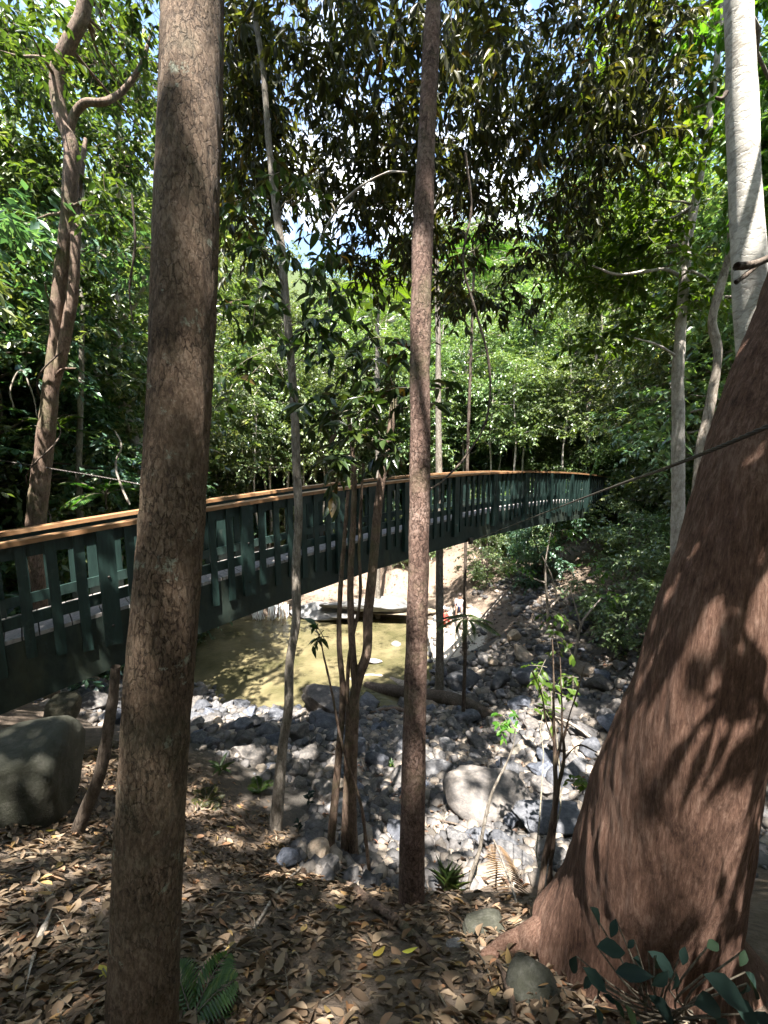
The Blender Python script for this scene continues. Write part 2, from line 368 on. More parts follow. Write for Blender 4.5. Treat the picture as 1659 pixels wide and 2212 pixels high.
def mat_ground():
    m, nt = newmat('forest_floor'); v = coords(nt)
    n1 = noise(nt, v, 1.1, 6, .65); n2 = noise(nt, v, 14, 6, .7); n3 = noise(nt, v, 60, 4, .7)
    f = math_(nt, 'ADD', math_(nt, 'MULTIPLY', n1, .45), math_(nt, 'MULTIPLY', n2, .55))
    c = ramp(nt, f, [(.3, (.06, .046, .034)), (.48, (.13, .1, .075)), (.62, (.2, .155, .12)), (.75, (.27, .215, .17))])
    g = N(nt, 'ShaderNodeNewGeometry'); sp = N(nt, 'ShaderNodeSeparateXYZ'); nt.links.new(g.outputs['Position'], sp.inputs[0])
    # sandy gravel beach on the right shore of the pool and the leaf strewn flat beyond it
    dx = math_(nt, 'DIVIDE', math_(nt, 'SUBTRACT', sp.outputs[0], 2.3), 2.1); dy = math_(nt, 'DIVIDE', math_(nt, 'SUBTRACT', sp.outputs[1], 14.6), 3.0)
    d = math_(nt, 'ADD', math_(nt, 'MULTIPLY', dx, dx), math_(nt, 'MULTIPLY', dy, dy)); d = math_(nt, 'ADD', d, math_(nt, 'MULTIPLY', n2, .7))
    c = mixc(nt, ramp(nt, d, [(.9, (1, 1, 1)), (1.5, (0, 0, 0))]), c, mixc(nt, n3, (.42, .36, .28), (.68, .62, .52)))
    ex = math_(nt, 'DIVIDE', math_(nt, 'ADD', sp.outputs[0], .6), 6); ey = math_(nt, 'DIVIDE', math_(nt, 'SUBTRACT', sp.outputs[1], 20.5), 3.2)
    e = math_(nt, 'ADD', math_(nt, 'MULTIPLY', ex, ex), math_(nt, 'MULTIPLY', ey, ey)); e = math_(nt, 'ADD', e, math_(nt, 'MULTIPLY', n2, .7))
    c = mixc(nt, ramp(nt, e, [(.9, (1, 1, 1)), (1.5, (0, 0, 0))]), c, mixc(nt, n3, (.1, .07, .05), (.28, .215, .165)))
    lowz = math_(nt, 'ADD', sp.outputs[2], math_(nt, 'MULTIPLY', n2, 1.0))
    inbed = math_(nt, 'MULTIPLY', math_(nt, 'LESS_THAN', sp.outputs[1], 13.0), ramp(nt, math_(nt, 'MULTIPLY', lowz, -.1), [(.36, (0, 0, 0)), (.42, (.8, .8, .8))]))
    c = mixc(nt, inbed, c, ramp(nt, n3, [(.3, (.045, .042, .039)), (.7, (.15, .138, .122))]))
    far = math_(nt, 'DIVIDE', math_(nt, 'SUBTRACT', sp.outputs[1], 24.0), 4.0)
    c = mixc(nt, ramp(nt, far, [(0, (0, 0, 0)), (1, (1, 1, 1))]), c, mixc(nt, n2, (.02, .035, .012), (.07, .085, .03)))
    finish(nt, c, .95, .15, math_(nt, 'ADD', math_(nt, 'MULTIPLY', n2, .7), math_(nt, 'MULTIPLY', n3, .35)), 1, .05); return m

def mat_water():
    m, nt = newmat('pool_water'); v = coords(nt, (1, 1.6, 1))
    n1 = noise(nt, v, 7, 3, .5); n2 = noise(nt, v, 22, 2, .5); n0 = noise(nt, coords(nt), .6, 3, .6)
    c = ramp(nt, n0, [(.36, (.06, .056, .026)), (.62, (.15, .125, .068))])
    finish(nt, c, .05, .8, math_(nt, 'ADD', n1, math_(nt, 'MULTIPLY', n2, .4)), .32, .06); return m

def mat_paint():
    m, nt = newmat('green_painted_timber'); v = coords(nt, (1, 1, .12))
    n1 = noise(nt, v, 28, 6, .7); n2 = noise(nt, coords(nt), 5, 6, .7)
    c = ramp(nt, n1, [(.3, (.006, .0155, .0135)), (.7, (.0155, .037, .031))])
    c = mixc(nt, ramp(nt, n2, [(.6, (0, 0, 0)), (.7, (.35, .35, .35))]), c, (.08, .095, .08))
    finish(nt, c, .5, .4, n1, .5, .004); return m
def mat_beam():
    m, nt = newmat('stained_timber_beam'); v = coords(nt, (1, 1, .5))
    n1 = noise(nt, v, 14, 6, .7); n2 = noise(nt, coords(nt, (1, 1, .3)), 2.5, 6, .7)
    c = ramp(nt, n1, [(.3, (.01, .017, .014)), (.7, (.025, .037, .029))])
    c = mixc(nt, ramp(nt, n2, [(.5, (0, 0, 0)), (.75, (.7, .7, .7))]), c, (.055, .055, .03))
    finish(nt, c, .6, .35, n1, .5, .006); return m
def mat_rail():
    m, nt = newmat('oiled_handrail'); v = coords(nt, (.25, .25, 1))
    n1 = noise(nt, v, 30, 6, .7); n2 = noise(nt, coords(nt), 2, 5, .7)
    c = ramp(nt, n1, [(.3, (.19, .095, .045)), (.7, (.31, .17, .08))])
    c = mixc(nt, ramp(nt, n2, [(.55, (0, 0, 0)), (.75, (.6, .6, .6))]), c, (.3, .22, .13))
    finish(nt, c, .55, .35, n1, .4, .003); return m
def mat_deck():
    m, nt = newmat('weathered_deck'); n1 = noise(nt, coords(nt), 20, 6, .7)
    finish(nt, ramp(nt, n1, [(.3, (.16, .15, .14)), (.7, (.34, .31, .29))]), .8, .2, n1, .5, .004); return m
def mat_simple(name, c, rough=.5, metal=0):
    m, nt = newmat(name); n1 = noise(nt, coords(nt), 40, 4, .6)
    p, o = finish(nt, mixc(nt, n1, tuple(x * .7 for x in c), tuple(min(1, x * 1.25) for x in c)), rough, .4); p.inputs['Metallic'].default_value = metal; return m
M_GROUND, M_WATER, M_PAINT, M_BEAM, M_RAIL, M_DECK = mat_ground(), mat_water(), mat_paint(), mat_beam(), mat_rail(), mat_deck()
M_STEEL = mat_simple('weathered_steel', (.06, .052, .045), .5, .5)
M_FOAM = mat_simple('falling_water', (.75, .78, .78), .25)
M_SKIN = mat_simple('skin', (.42, .26, .19), .5); M_HAIR = mat_simple('dark_hair', (.03, .022, .018), .5)
M_RED = mat_simple('red_cloth', (.5, .07, .05), .8); M_WHITE = mat_simple('white_cloth', (.78, .78, .78), .8); M_NAVY = mat_simple('navy_cloth', (.03, .04, .09), .8)

# ------------------------------------------------------------------ ground and water
def axis(lo, hi, c, fine, n):
    t = np.linspace(-1, 1, n); k = 3.4
    s = np.sinh(k * t) / np.sinh(k)
    return np.where(s < 0, c + s * (c - lo), c + s * (hi - c))
gx = axis(-60, 60, -.3, .03, 300); gy = axis(-8, 120, 2.2, .03, 340)
GV = np.array([(x, y, tz(x, y)) for y in gy for x in gx])
ii = np.arange(len(GV)).reshape(len(gy), len(gx))
GF = np.stack([ii[:-1, :-1], ii[:-1, 1:], ii[1:, 1:], ii[1:, :-1]], -1).reshape(-1, 4)
tag(obj('ground', GV, GF, M_GROUND), 'brown forest floor falling to a rocky creek and rising beyond it', 'ground', kind='structure')
WZ = -7.0
wx = np.linspace(-13, 4, 60); wy = np.linspace(9.5, 19.5, 40)
WV = np.array([(x, y, WZ) for y in wy for x in wx]); jj = np.arange(len(WV)).reshape(40, 60)
WF = np.stack([jj[:-1, :-1], jj[:-1, 1:], jj[1:, 1:], jj[1:, :-1]], -1).reshape(-1, 4)
tag(obj('water', WV, WF, M_WATER), 'muddy tan creek pool under the footbridge', 'water', kind='structure')

# ------------------------------------------------------------------ footbridge
BA, BB = 7.59, .937                                  # outer face of the near balustrade: y = BA + BB*x
bdir = np.array([1, BB, 0]) / math.hypot(1, BB); bper = np.array([-bdir[1], bdir[0], 0])   # bper points to the far side
def bridge_xz(px, py):
    k = (px - CX) / FPX; r = (py - CY) / FPX
    D = BA / (CT - ST * r - BB * k); return k * D, -D * (ST + CT * r)
rt = np.array([bridge_xz(*q) for q in [(0,1174),(150,1150),(275,1124),(445,1096),(625,1069),(725,1057),(929,1029),(1029,1022),(1139,1018),(1199,1018),(1254,1022),(1329,1033)]])
bt = np.array([bridge_xz(*q) for q in [(0,1545),(430,1379),(650,1287),(750,1257),(929,1193),(1029,1167),(1154,1137),(1254,1122),(1324,1112)]])
prt = np.polyfit(rt[:, 0], rt[:, 1], 3); pbt = np.polyfit(bt[:, 0], bt[:, 1], 3)
X0, X1 = -6.2, 11.4
def zr(x): return float(np.polyval(prt, x))
def zb(x): return min(float(np.polyval(pbt, x)), zr(x) - 1.5)
def BP(x, off, z): return np.array([x, BA + BB * x, 0]) + bper * off + np.array([0, 0, z])
BW = 1.02
base = BP(2.5, .5, zr(2.5) - 1.7)
bridge = thing('footbridge', 'long arched dark green timber footbridge with orange handrails over the creek', 'footbridge', base)
def strip(name, mat, o0, o1, ztop, zbot, n=70, xa=X0, xb=X1, parent=bridge):
    xs = np.linspace(xa, xb, n); V = []
    for x in xs: V += [BP(x, o0, zbot(x)), BP(x, o1, zbot(x)), BP(x, o1, ztop(x)), BP(x, o0, ztop(x))]
    F = []
    for i in range(n - 1):
        for j in range(4): F.append((i*4+j, i*4+(j+1)%4, i*4+4+(j+1)%4, i*4+4+j))
    F += [(3, 2, 1, 0), tuple((n-1)*4 + k for k in range(4))]
    return obj(name, V, F, mat, parent, base, False)
for side, (o0, o1) in enumerate(((-.05, .13), (BW - .13, BW + .05))):
    strip('handrail', M_RAIL, o0, o1, zr, lambda x: zr(x) - .05)
    strip('top_rail', M_PAINT, *((.046, .09) if side == 0 else (BW - .09, BW - .046)), lambda x: zr(x) - .054, lambda x: zr(x) - .2)
    strip('kick_rail', M_PAINT, *((.048, .088) if side == 0 else (BW - .088, BW - .048)), lambda x: zr(x) - .82, lambda x: zr(x) - .95)
    strip('beam', M_BEAM, *((.05, .16) if side == 0 else (BW - .16, BW - .05)), lambda x: zr(x) - 1.10, zb)
def board(x, w, off, t, ztop, zbot, mb, lean=0.0):
    h = w / 2
    c = [BP(x - h + lean, off, zbot), BP(x + h + lean, off, zbot), BP(x + h + lean, off + t, zbot), BP(x - h + lean, off + t, zbot),
         BP(x - h, off, ztop), BP(x + h, off, ztop), BP(x + h, off + t, ztop), BP(x - h, off + t, ztop)]
    mb.box8(c)
far_rest = MB(); nf = 0
k = 0; x = -3.31 - 1.26 * 2
while x < X1 - .1:
    for side in (0, 1):
        post = k % 7 == 0
        xx = x + random.uniform(-.006, .006)
        mb = MB()
        if post:
            off, t, w = (-.045, .088, .125) if side == 0 else (BW - .043, .088, .125)
            board(xx, w, off, t, zr(xx) - .054, max(zr(xx) - random.uniform(1.42, 1.6), zb(xx) + .02), mb)
            p = mb.obj('post', M_PAINT, bridge, base)
            if side == 0:
                for dz in (.62, 1.22):
                    c_ = BP(xx, off, zr(xx) - dz); V, F = tube([c_ + bper * .004, c_ - bper * .012, c_ - bper * .016], [.016, .015, .006], 8)
                    obj('bolt', V, F, M_STEEL, p, base)
        else:
            off, t = (.006, .038) if side == 0 else (BW - .044, .038)
            a = (x, random.uniform(.064, .074), off, t, zr(x) - .054, max(zr(x) - random.uniform(1.3, 1.46), zb(x) + .02))
            lean = random.uniform(-.003, .003)
            if side == 1 and nf >= 22: board(*a, far_rest, lean)
            else:
                board(*a, mb, lean); mb.obj('baluster', M_PAINT, bridge, base)
                nf += side
    k += 1; x += .18
tag(far_rest.obj('baluster', M_PAINT, bridge, base), kind='stuff')
mb = MB(); x = X0
while x < X1:
    w = .096
    c = []
    for dz in (-1.098, -1.056):
        c += [BP(x, .05, zr(x) + dz), BP(x + w, .05, zr(x + w) + dz), BP(x + w, BW - .05, zr(x + w) + dz), BP(x, BW - .05, zr(x) + dz)]
    mb.box8(c); x += .105
mb.obj('deck', M_DECK, bridge, base)
for x in np.arange(-5, 11, 1.9):
    mb = MB(); c = []
    for zz in (zr(x) - 1.42, zr(x) - 1.24):
        c += [BP(x, .165, zz), BP(x + .09, .165, zz), BP(x + .09, BW - .165, zz), BP(x, BW - .165, zz)]
    mb.box8(c); mb.obj('cross_beam', M_BEAM, bridge, base)

# stay cables
def cable(name, pts, r, label, n=220, strands=3, turns=60):
    path = smooth_path(pts, n); L = np.linspace(0, 1, n); g = Geo()
    T = unit(np.gradient(path, axis=0)); A = unit(np.cross(T, [0, 0, 1.0])); B = np.cross(T, A)
    for s_ in range(strands):
        a = 2 * PI * (s_ / strands + L * turns)
        g.add(*tube(path + (np.cos(a)[:, None] * A + np.sin(a)[:, None] * B) * r * .55, r * .62, 6))
    return tag(g.obj(name, M_STEEL, None, path[0]), label, 'cable')
kb, rb = bridge_xz(1015, 1168)
anchor = BP(kb, -.06, rb)
cable('stay_cable', [P(1780, 870, .78), P(1659, 921, .86), P(1580, 955, .95), P(1500, 987, 1.1), P(1350, 1042, 1.75), P(1180, 1106, 3.9), anchor], .0052, 'twisted steel stay cable running from the bridge across the big leaning trunk', 1400, 3, 160)
mb = MB(); q = anchor; 
board(kb, .12, -.055, .05, rb + .08, rb - .08, mb); mb.obj('anchor_bracket', M_STEEL, bridge, base)
cable('stay_cable', [P(-60, 985, 6.6), P(110, 1012, 6.5), P(300, 1046, 6.4), P(440, 1082, 6.3)], .012, 'thin dark stay cable beside the leaning forked trunk behind the bridge', 200, 2, 40)

# ------------------------------------------------------------------ rocks
def ico(sub):
    import bmesh
    bm = bmesh.new(); bmesh.ops.create_icosphere(bm, subdivisions=sub, radius=1)
    V = np.array([v.co[:] for v in bm.verts]); F = np.array([[v.index for v in f.verts] for f in bm.faces]); bm.free(); return V, F
IV, IF = ico(4)
def rock_shape(seed, sq=.75, cuts=9, rough=.1):
    r = np.random.default_rng(seed); V = IV.copy()
    for _ in range(cuts):
        n = unit(r.normal(0, 1, 3)); d = r.uniform(.4, .78)
        t = V @ n; V = np.where((t > d)[:, None], V - (t - d)[:, None] * n * .92, V)
    o = r.uniform(0, 50, 3)
    dv = np.array([mn.noise(Vector(v * 1.4 + o)) * rough * 1.6 + mn.noise(Vector(v * 4 + o)) * rough * .5 + mn.noise(Vector(v * 11 + o)) * rough * .18 for v in IV])
    V = V * (1 + dv)[:, None]
    V *= np.array([1, r.uniform(.65, 1), sq * r.uniform(.75, 1.1)]); return V
ROCKS = [mesh('rock', rock_shape(s, .72, int(9 + s % 9), .12), IF, RK['grey']) for s in range(18)]
TANR = [mesh('rock', rock_shape(s + 40, .62, 8), IF, RK['tan']) for s in range(6)]
PALER = [mesh('rock', rock_shape(s + 60, .55, 10), IF, RK['pale']) for s in range(4)]
def rock(me, loc, size, label, group=None, rot=None, name='rock', sc=(1, 1, 1)):
    o = bpy.data.objects.new(name, me); COL.objects.link(o); o.location = tuple(loc)
    o.rotation_euler = rot or (random.uniform(-.25, .25), random.uniform(-.25, .25), random.uniform(0, 6.3))
    o.scale = tuple(size * np.array(sc)); return tag(o, label, 'rock', group)
BIG = [  # px, py (centre), width px, squash, kind, label
 (692, 1505, 125, (1, .8, 1.25), 0, 'big dark boulder at the near edge of the muddy pool behind the thin trunks', 'g'),
 (1068, 1690, 190, (1.1, .9, .75), 3, 'broad flat grey boulder in the middle of the dry creek bed', 'g'),
 (1185, 1745, 150, (1.2, .8, .7), 8, 'long dark boulder right of the broad flat boulder', 'g'),
 (1157, 1785, 62, (1, .9, 1.2), 5, 'upright lichen spotted boulder below the long dark boulder', 'g'),
 (1095, 1845, 110, (1.1, .8, .8), 4, 'pale speckled boulder left of the slim double stemmed sapling', 'g'),
 (1125, 1617, 44, (1, .9, .8), 1, 'small sunlit near white rock above the broad flat boulder', 'p'),
 (1010, 1462, 90, (1, .9, .9), 2, 'rounded brown grey boulder behind the fallen log by the beach', 'g'),
 (1150, 1450, 120, (1.2, .7, .7), 7, 'dark slab boulder below the thicket under the bridge end', 'g'),
 (1130, 1512, 66, (1, .9, .9), 6, 'round dark boulder left of the twin sapling stems', 'g'),
 (1240, 1510, 130, (1.3, .7, .7), 11, 'long sloping pale boulder on the right bank above the creek stones', 'g'),
 (815, 1640, 64, (1, .8, 1.3), 12, 'tall lichen patched boulder beside the middle reddish trunk', 'g'),
 (832, 1730, 66, (1, .9, .9), 13, 'white lichened block of rock left of the middle reddish trunk', 'g'),
 (668, 1620, 56, (1, .9, .8), 14, 'blocky grey stone just right of the pale thin sapling', 'g'),
 (945, 1650, 90, (1, .9, 1.1), 15, 'blue grey boulder directly right of the middle reddish trunk', 'g'),
 (705, 1545, 90, (1.2, .9, .7), 16, 'wedge shaped grey boulder under the big dark pool boulder', 'g'),
 (645, 1668, 60, (1, .9, .8), 17, 'lichened stone at the foot of the rubble behind the thin saplings', 'g'),
 (1215, 1600, 66, (1, .9, .8), 9, 'smooth grey boulder behind the twin sapling stems', 'g'),
 (1010, 1545, 60, (1, .9, .8), 10, 'shaded grey stone just below the fallen log', 'g'),
 (1210, 1850, 80, (1, .9, .9), 2, 'smooth grey boulder against the left edge of the big leaning trunk', 'g'),
 (1150, 1560, 60, (1, .8, .8), 4, 'squat dark stone in shade below the round dark boulder', 'g'),
 (855, 1393, 22, (1, .8, .6), 1, 'white rock standing alone in the muddy pool', 'p'),
 (800, 1432, 34, (1.4, .8, .3), 3, 'low brown rock just breaking the pool surface', 't'),
 (1035, 1800, 60, (1, .9, 1), 6, 'grey stone below the lichened front of the flat boulder', 'g'),
 (985, 1690, 50, (1, .9, .8), 8, 'dark stone in the shadow left of the broad flat boulder', 'g'),
 (1240, 1660, 80, (1.1, .9, .8), 0, 'mottled boulder between the twin sapling and the big trunk', 'g'),
 (1050, 1880, 90, (1.3, .8, .6), 3, 'flat sunlit slab under the fallen brown palm frond', 't'),
 (990, 1800, 60, (1, .9, .8), 12, 'grey rock above the tuft of strap grass', 'g'),
]
placed = []
for px, py, w, sq, i, lab, kd in BIG:
    p = hit(px, py + w * .25) if kd != 'x' else hit(px, py)
    if p[2] < WZ: p = ray(px, py) * (WZ / ray(px, py)[2])
    D = p.dot(FW); s = w / FPX * D / 2
    lib = ROCKS if kd == 'g' else TANR if kd == 't' else PALER
    rock(lib[i % len(lib)], p + np.array([0, 0, s * .3]), s * 1.12, lab, rot=(random.uniform(-.15, .15), random.uniform(-.15, .15), random.uniform(-.5, .5)), sc=sq)
    placed.append((p[0], p[1], s))
def block_shape(seed):
    V = np.sign(IV) * np.abs(IV) ** .62; o = 5.0 * seed
    return V * (1 + np.array([mn.noise(Vector(v * 1.1) + Vector((o, 0, 0))) * .17 + mn.noise(Vector(v * 3.5) + Vector((o, 0, 0))) * .06 + mn.noise(Vector(v * 12)) * .02 for v in IV]))[:, None]
mossy = mesh('boulder', block_shape(1), IF, RK['moss'])
p = P(62, 1672, 3.2); rock(mossy, p, .34, 'large rounded mossy boulder under the left end of the bridge', sc=(.95, 1.0, 1.12), rot=(.05, .12, .5))
p = P(235, 1525, 5.2); rock(mossy, P(135, 1532, 4.3), .15, 'small mossy stone behind the large rounded mossy boulder', rot=(.2, .1, 2))
p = hit(1150, 2150); rock(mossy, p + np.array([0, 0, -.02]), .1, 'dark mossy rock at the foot of the big leaning trunk', rot=(0, 0, 1.0), sc=(1, 1, .9))
p = hit(1045, 2012); rock(mossy, p, .1, 'low mossy stone half buried in leaves beside the exposed root', rot=(0, 0, .2), sc=(1.2, .8, .6))
p = hit(990, 2045); rock(TANR[2], p, .06, 'pale lump of stone lodged against the exposed root')
# ledges beyond the pool
for (px, py, D, w, sq, i, lab) in [(800, 1303, 17.6, 1.9, (1.3, .6, .33), 0, 'undercut pale rock ledge across the far side of the pool'),
        (690, 1318, 17.8, 1.3, (1.3, .6, .4), 1, 'dark broken rock ledge beside the small waterfall'),
        (860, 1322, 17.2, 1.2, (1.4, .5, .22), 2, 'low white rock shelf at the far waterline right of the thin trunks'),
        (745, 1330, 17.1, .8, (1.3, .5, .25), 3, 'low pale rock shelf at the far waterline left of the thin trunks'),
        (560, 1310, 18.6, 1.5, (1.3, .7, .5), 1, 'dark wet rock that the small waterfall drops from'),
        (470, 1320, 18.6, 1.2, (1.3, .7, .4), 2, 'wet rock beside the waterfall under the bridge beam'),
        (1010, 1330, 17.5, .5, (1.2, .8, .6), 3, 'white rock at the back of the gravel beach')]:
    rock(PALER[i], P(px, py, D), w, lab, rot=(.05, 0, random.uniform(-.2, .2)), sc=sq)
# scattered creek stones
cnt = {}
def zone(px, py):
    if px < 430: return ('small grey river stone in the rubble under the left part of the bridge', 'river stones under the left part of the bridge')
    if px < 880 and py < 1700: return ('blue grey river stone in the shaded rubble between the pool and the thin trunks', 'shaded river stones below the pool')
    if px < 880: return ('grey river stone on the slope behind the thin trunk cluster', 'stones behind the thin trunk cluster')
    if py < 1560: return ('river stone beside the fallen log and gravel beach', 'stones by the fallen log and beach')
    if py < 1780: return ('grey stone packed round the broad flat boulder', 'stones round the broad flat boulder')
    return ('pale dappled stone on the slope below the broad flat boulder', 'stones on the slope below the flat boulder')
tries = 0; nrock = 0
while nrock < 268 and tries < 30000:
    tries += 1
    u = random.random()
    x = random.uniform(-7.5, 6.5); y = random.uniform(3.3, 14.5)
    z = tz(x, y)
    if z < -7.04: continue
    if x < -1 and y < 5.2 - x * .2: continue
    if x > 1.0 and y > 12.4: continue
    if x > 4.6 and y > 9.5 and random.random() < .7: continue
    dep = y * CT - z * ST
    px = CX + FPX * x / dep; py = CY - FPX * (y * ST + z * CT) / dep
    if not (-30 < px < 1450 and py < 2100): continue
    if px > 900 and py > 1880: continue
    s = random.choice([.17, .19, .22, .25, .29, .34, .42]) * (.75 + .03 * y)
    s = min(s, .055 * y)
    if any((x - a) ** 2 + (y - b) ** 2 < (s * .62 + c * .62) ** 2 for a, b, c in placed): continue
    placed.append((x, y, s)); nrock += 1
    lab, g = zone(px, py)
    lib = TANR if (random.random() < (.35 if (px > 880 and py < 1560) or (py > 1780 and px > 900) else .06)) else ROCKS
    rock(random.choice(lib), (x, y, z + s * .22), s, lab, g)
# gravel between the stones: too many to count
RV2, RF2 = ico(1); g = Geo(); r = np.random.default_rng(3); n = 0
while n < 9000:
    x, y = (r.uniform(-8, 7), r.uniform(3.2, 17)) if n < 4500 else (r.uniform(-1, 5.2), r.uniform(3.3, 10.5)); z = tz(x, y)
    if z < -7.05 or (x < -1 and y < 5.0 - x * .2): continue
    if 0.6 < x < 5 and y > 12.6 and r.random() < .72: continue
    s = (.03 + .12 * r.random() ** 1.4) * (.7 + .04 * y)
    V = RV2 * (1 + r.normal(0, .16, (len(RV2), 1))) * np.array([1, r.uniform(.6, 1), r.uniform(.45, .8)]) * s
    a = r.uniform(0, 6.3); V = V @ np.array([[math.cos(a), -math.sin(a), 0], [math.sin(a), math.cos(a), 0], [0, 0, 1]])
    g.add(V + np.array([x, y, z + s * .2]), RF2); n += 1
def mat_gravel():
    m, nt = newmat('gravel'); gg = N(nt, 'ShaderNodeNewGeometry')
    c = ramp(nt, gg.outputs['Random Per Island'], [(0, (.05, .05, .052)), (.5, (.12, .11, .105)), (.8, (.2, .17, .14)), (1, (.34, .28, .22))])
    n1 = noise(nt, coords(nt), 30, 5, .7); finish(nt, mixc(nt, 1, c, ramp(nt, n1, [(.3, (.7, .7, .7)), (.7, (1.2, 1.2, 1.2))]), 'MULTIPLY'), .8, .35, n1, .5, .02); return m
tag(g.obj('gravel', mat_gravel(), smooth=False), 'loose creek gravel and pebbles between the larger stones', 'gravel', kind='stuff')

# ------------------------------------------------------------------ leaf litter
def ground_normal(x, y):
    e = .06; n = np.array([-(tz(x + e, y) - tz(x - e, y)) / (2 * e), -(tz(x, y + e) - tz(x, y - e)) / (2 * e), 1]); return n / np.linalg.norm(n)
def litter(n, sampler, tpls, ll, asp, seed, lift=.03):
    r = np.random.default_rng(seed); out = []
    for t in tpls:
        p = []; d = []; u = []; L = []
        for _ in range(n // len(tpls)):
            x, y = sampler(r); z = tz(x, y); nm = ground_normal(x, y)
            nm = unit(nm + r.normal(0, .22, 3)); a = r.normal(0, 1, 3); a = a - nm * a.dot(nm)
            l = ll * r.uniform(.55, 1.35); p.append((x, y, z + abs(r.normal(0, lift)))); d.append(a); u.append(nm); L.append(l)
        L = np.array(L); out.append(leaves(t, np.array(p), np.array(d), np.array(u), L, L * r.uniform(asp * .8, asp * 1.25, len(L))))
    return out
def s_near(r):
    while True:
        y = .75 + r.exponential(1.15); x = r.uniform(-3.6, 1.5) * (.5 + .25 * y)
        if y > 4.6 or x < -4.5: continue
        if x > -1 and y > 2.75 - max(0, x) * .6 + (.9 if x < -.35 else 0): continue
        # bare trodden patch
        if ((x - .0) / .42) ** 2 + ((y - 1.45) / .4) ** 2 < 1 and r.random() < .6: continue
        if ((x + .95) / .5) ** 2 + ((y - 1.75) / .3) ** 2 < 1 and r.random() < .4: continue
        return x, y
g = Geo()
for V, F in litter(9500, s_near, [L_DEAD, L_DEAD2, L_NEAR, L_FLAT], .072, .4, 5, .018): g.add(V, F)
for V, F in litter(5000, s_near, [L_DEAD, L_FLAT], .036, .55, 8, .015): g.add(V, F)
def s_mid(r):
    while True:
        x, y = r.uniform(-3.8, -.3), r.uniform(2.4, 5.0)
        if y < 3.6 - .45 * x + r.normal(0, .25): return x, y
for V, F in litter(3600, s_mid, [L_DEAD, L_DEAD2, L_FLAT], .07, .42, 15, .018): g.add(V, F)
tag(g.obj('leaf_litter', LF['litter']), 'thick brown leaf litter over the near bank', 'leaf litter', kind='stuff')
g = Geo(); r = np.random.default_rng(44)
for _ in range(260):
    x, y = s_near(r); a = r.uniform(0, 6.3); l = r.uniform(.06, .3); q = [np.array([x + math.cos(a) * l * t, y + math.sin(a) * l * t, 0]) for t in (-.5, 0, .5)]
    for v in q: v[2] = tz(v[0], v[1]) + .02 + abs(r.normal(0, .008))
    q[1][:2] += r.normal(0, .008, 2); w_ = r.uniform(.0015, .004); g.add(*tube(smooth_path(q, 6), [w_, w_, w_ * .6], 5))
tag(g.obj('twig_debris', BK['twig']), 'small broken twigs among the leaf litter', 'twigs', kind='stuff')
def s_far(r):
    while True:
        if r.random() < .45:
            x, y = r.uniform(-1, 6), r.uniform(3.2, 11)
        elif r.random() < .5: x, y = r.uniform(-7, 6), r.uniform(17.6, 24)
        else: x, y = r.uniform(3, 11), r.uniform(9, 20)
        if tz(x, y) > -7: return x, y
g = Geo()
for V, F in litter(7000, s_far, [L_DEAD, L_DEAD2], .1, .42, 6, .04): g.add(V, F)
tag(g.obj('leaf_litter', LF['litter']), 'dry leaves scattered over the creek bed and far bank', 'leaf litter', kind='stuff')
# single fresh yellow leaves lying on the brown litter
for (px, py, l, lab) in [(505, 1795, .09, 'bright yellow leaf on dark soil right of the big left trunk'),
        (640, 1925, .07, 'yellow leaf lying alone on the bare trodden patch'),
        (720, 1970, .09, 'yellowish leaf left of the exposed root'), (830, 2065, .09, 'pale yellow leaf on the litter below the exposed root'),
        (905, 2068, .08, 'yellow green leaf right of the pale yellow leaf below the root'), (205, 2110, .12, 'broad yellow leaf near the lower left trunk edge'),
        (100, 1668 + 112, .07, 'small yellow leaf on the litter below the large mossy boulder'), (115, 1805, .07, 'yellow green leaf below the mossy boulder near the leaning dark sapling')]:
    p = hit(px, py); nm = ground_normal(p[0], p[1])
    a = np.array([random.uniform(-1, 1), random.uniform(-.5, .5), 0]); a = a - nm * a.dot(nm)
    V, F = leaves(L_DEAD2, np.array([[0, 0, 0.0]]), a[None], nm[None], np.array([l]), np.array([l * .42]))
    tag(obj('fallen_leaf', V, F, LF['yellow'], None, None), lab, 'leaf').location = tuple(p + nm * .035)

# ------------------------------------------------------------------ hero trees
def bumpy(amp, f, fz, amp2=0, f2=40):
    def d(p, t, n): 
        v = Vector((p[0] * f, p[1] * f, p[2] * fz))
        r = mn.noise(v) * amp
        if amp2: r += amp2 * (abs(mn.noise(Vector((p[0] * f2, p[1] * f2, p[2] * f2 * .22)))) - .25)
        return r
    return d
def trunk(pts, widths, n, ns, mat, name='trunk', parent=None, base=None, disp=None):
    path = smooth_path(pts, n); V, F = tube(path, widths, ns, disp=disp)
    return obj(name, V, F, mat, parent, base)
def limb(g, a, b, r0, r1, sag=.15, n=7, ns=6):
    a = np.array(a, float); b = np.array(b, float); L = np.linalg.norm(b - a)
    mid = (a + b) / 2 + np.array([random.uniform(-.1, .1) * L, random.uniform(-.1, .1) * L, sag * L])
    t = np.linspace(0, 1, n)[:, None]; path = (1 - t) ** 2 * a + 2 * t * (1 - t) * mid + t * t * b
    path[1:-1] += np.random.default_rng(int(abs(a[0] * 1e4)) % 9999).normal(0, .012 * L, (n - 2, 3))
    g.add(*tube(path, [r0, r1], ns))

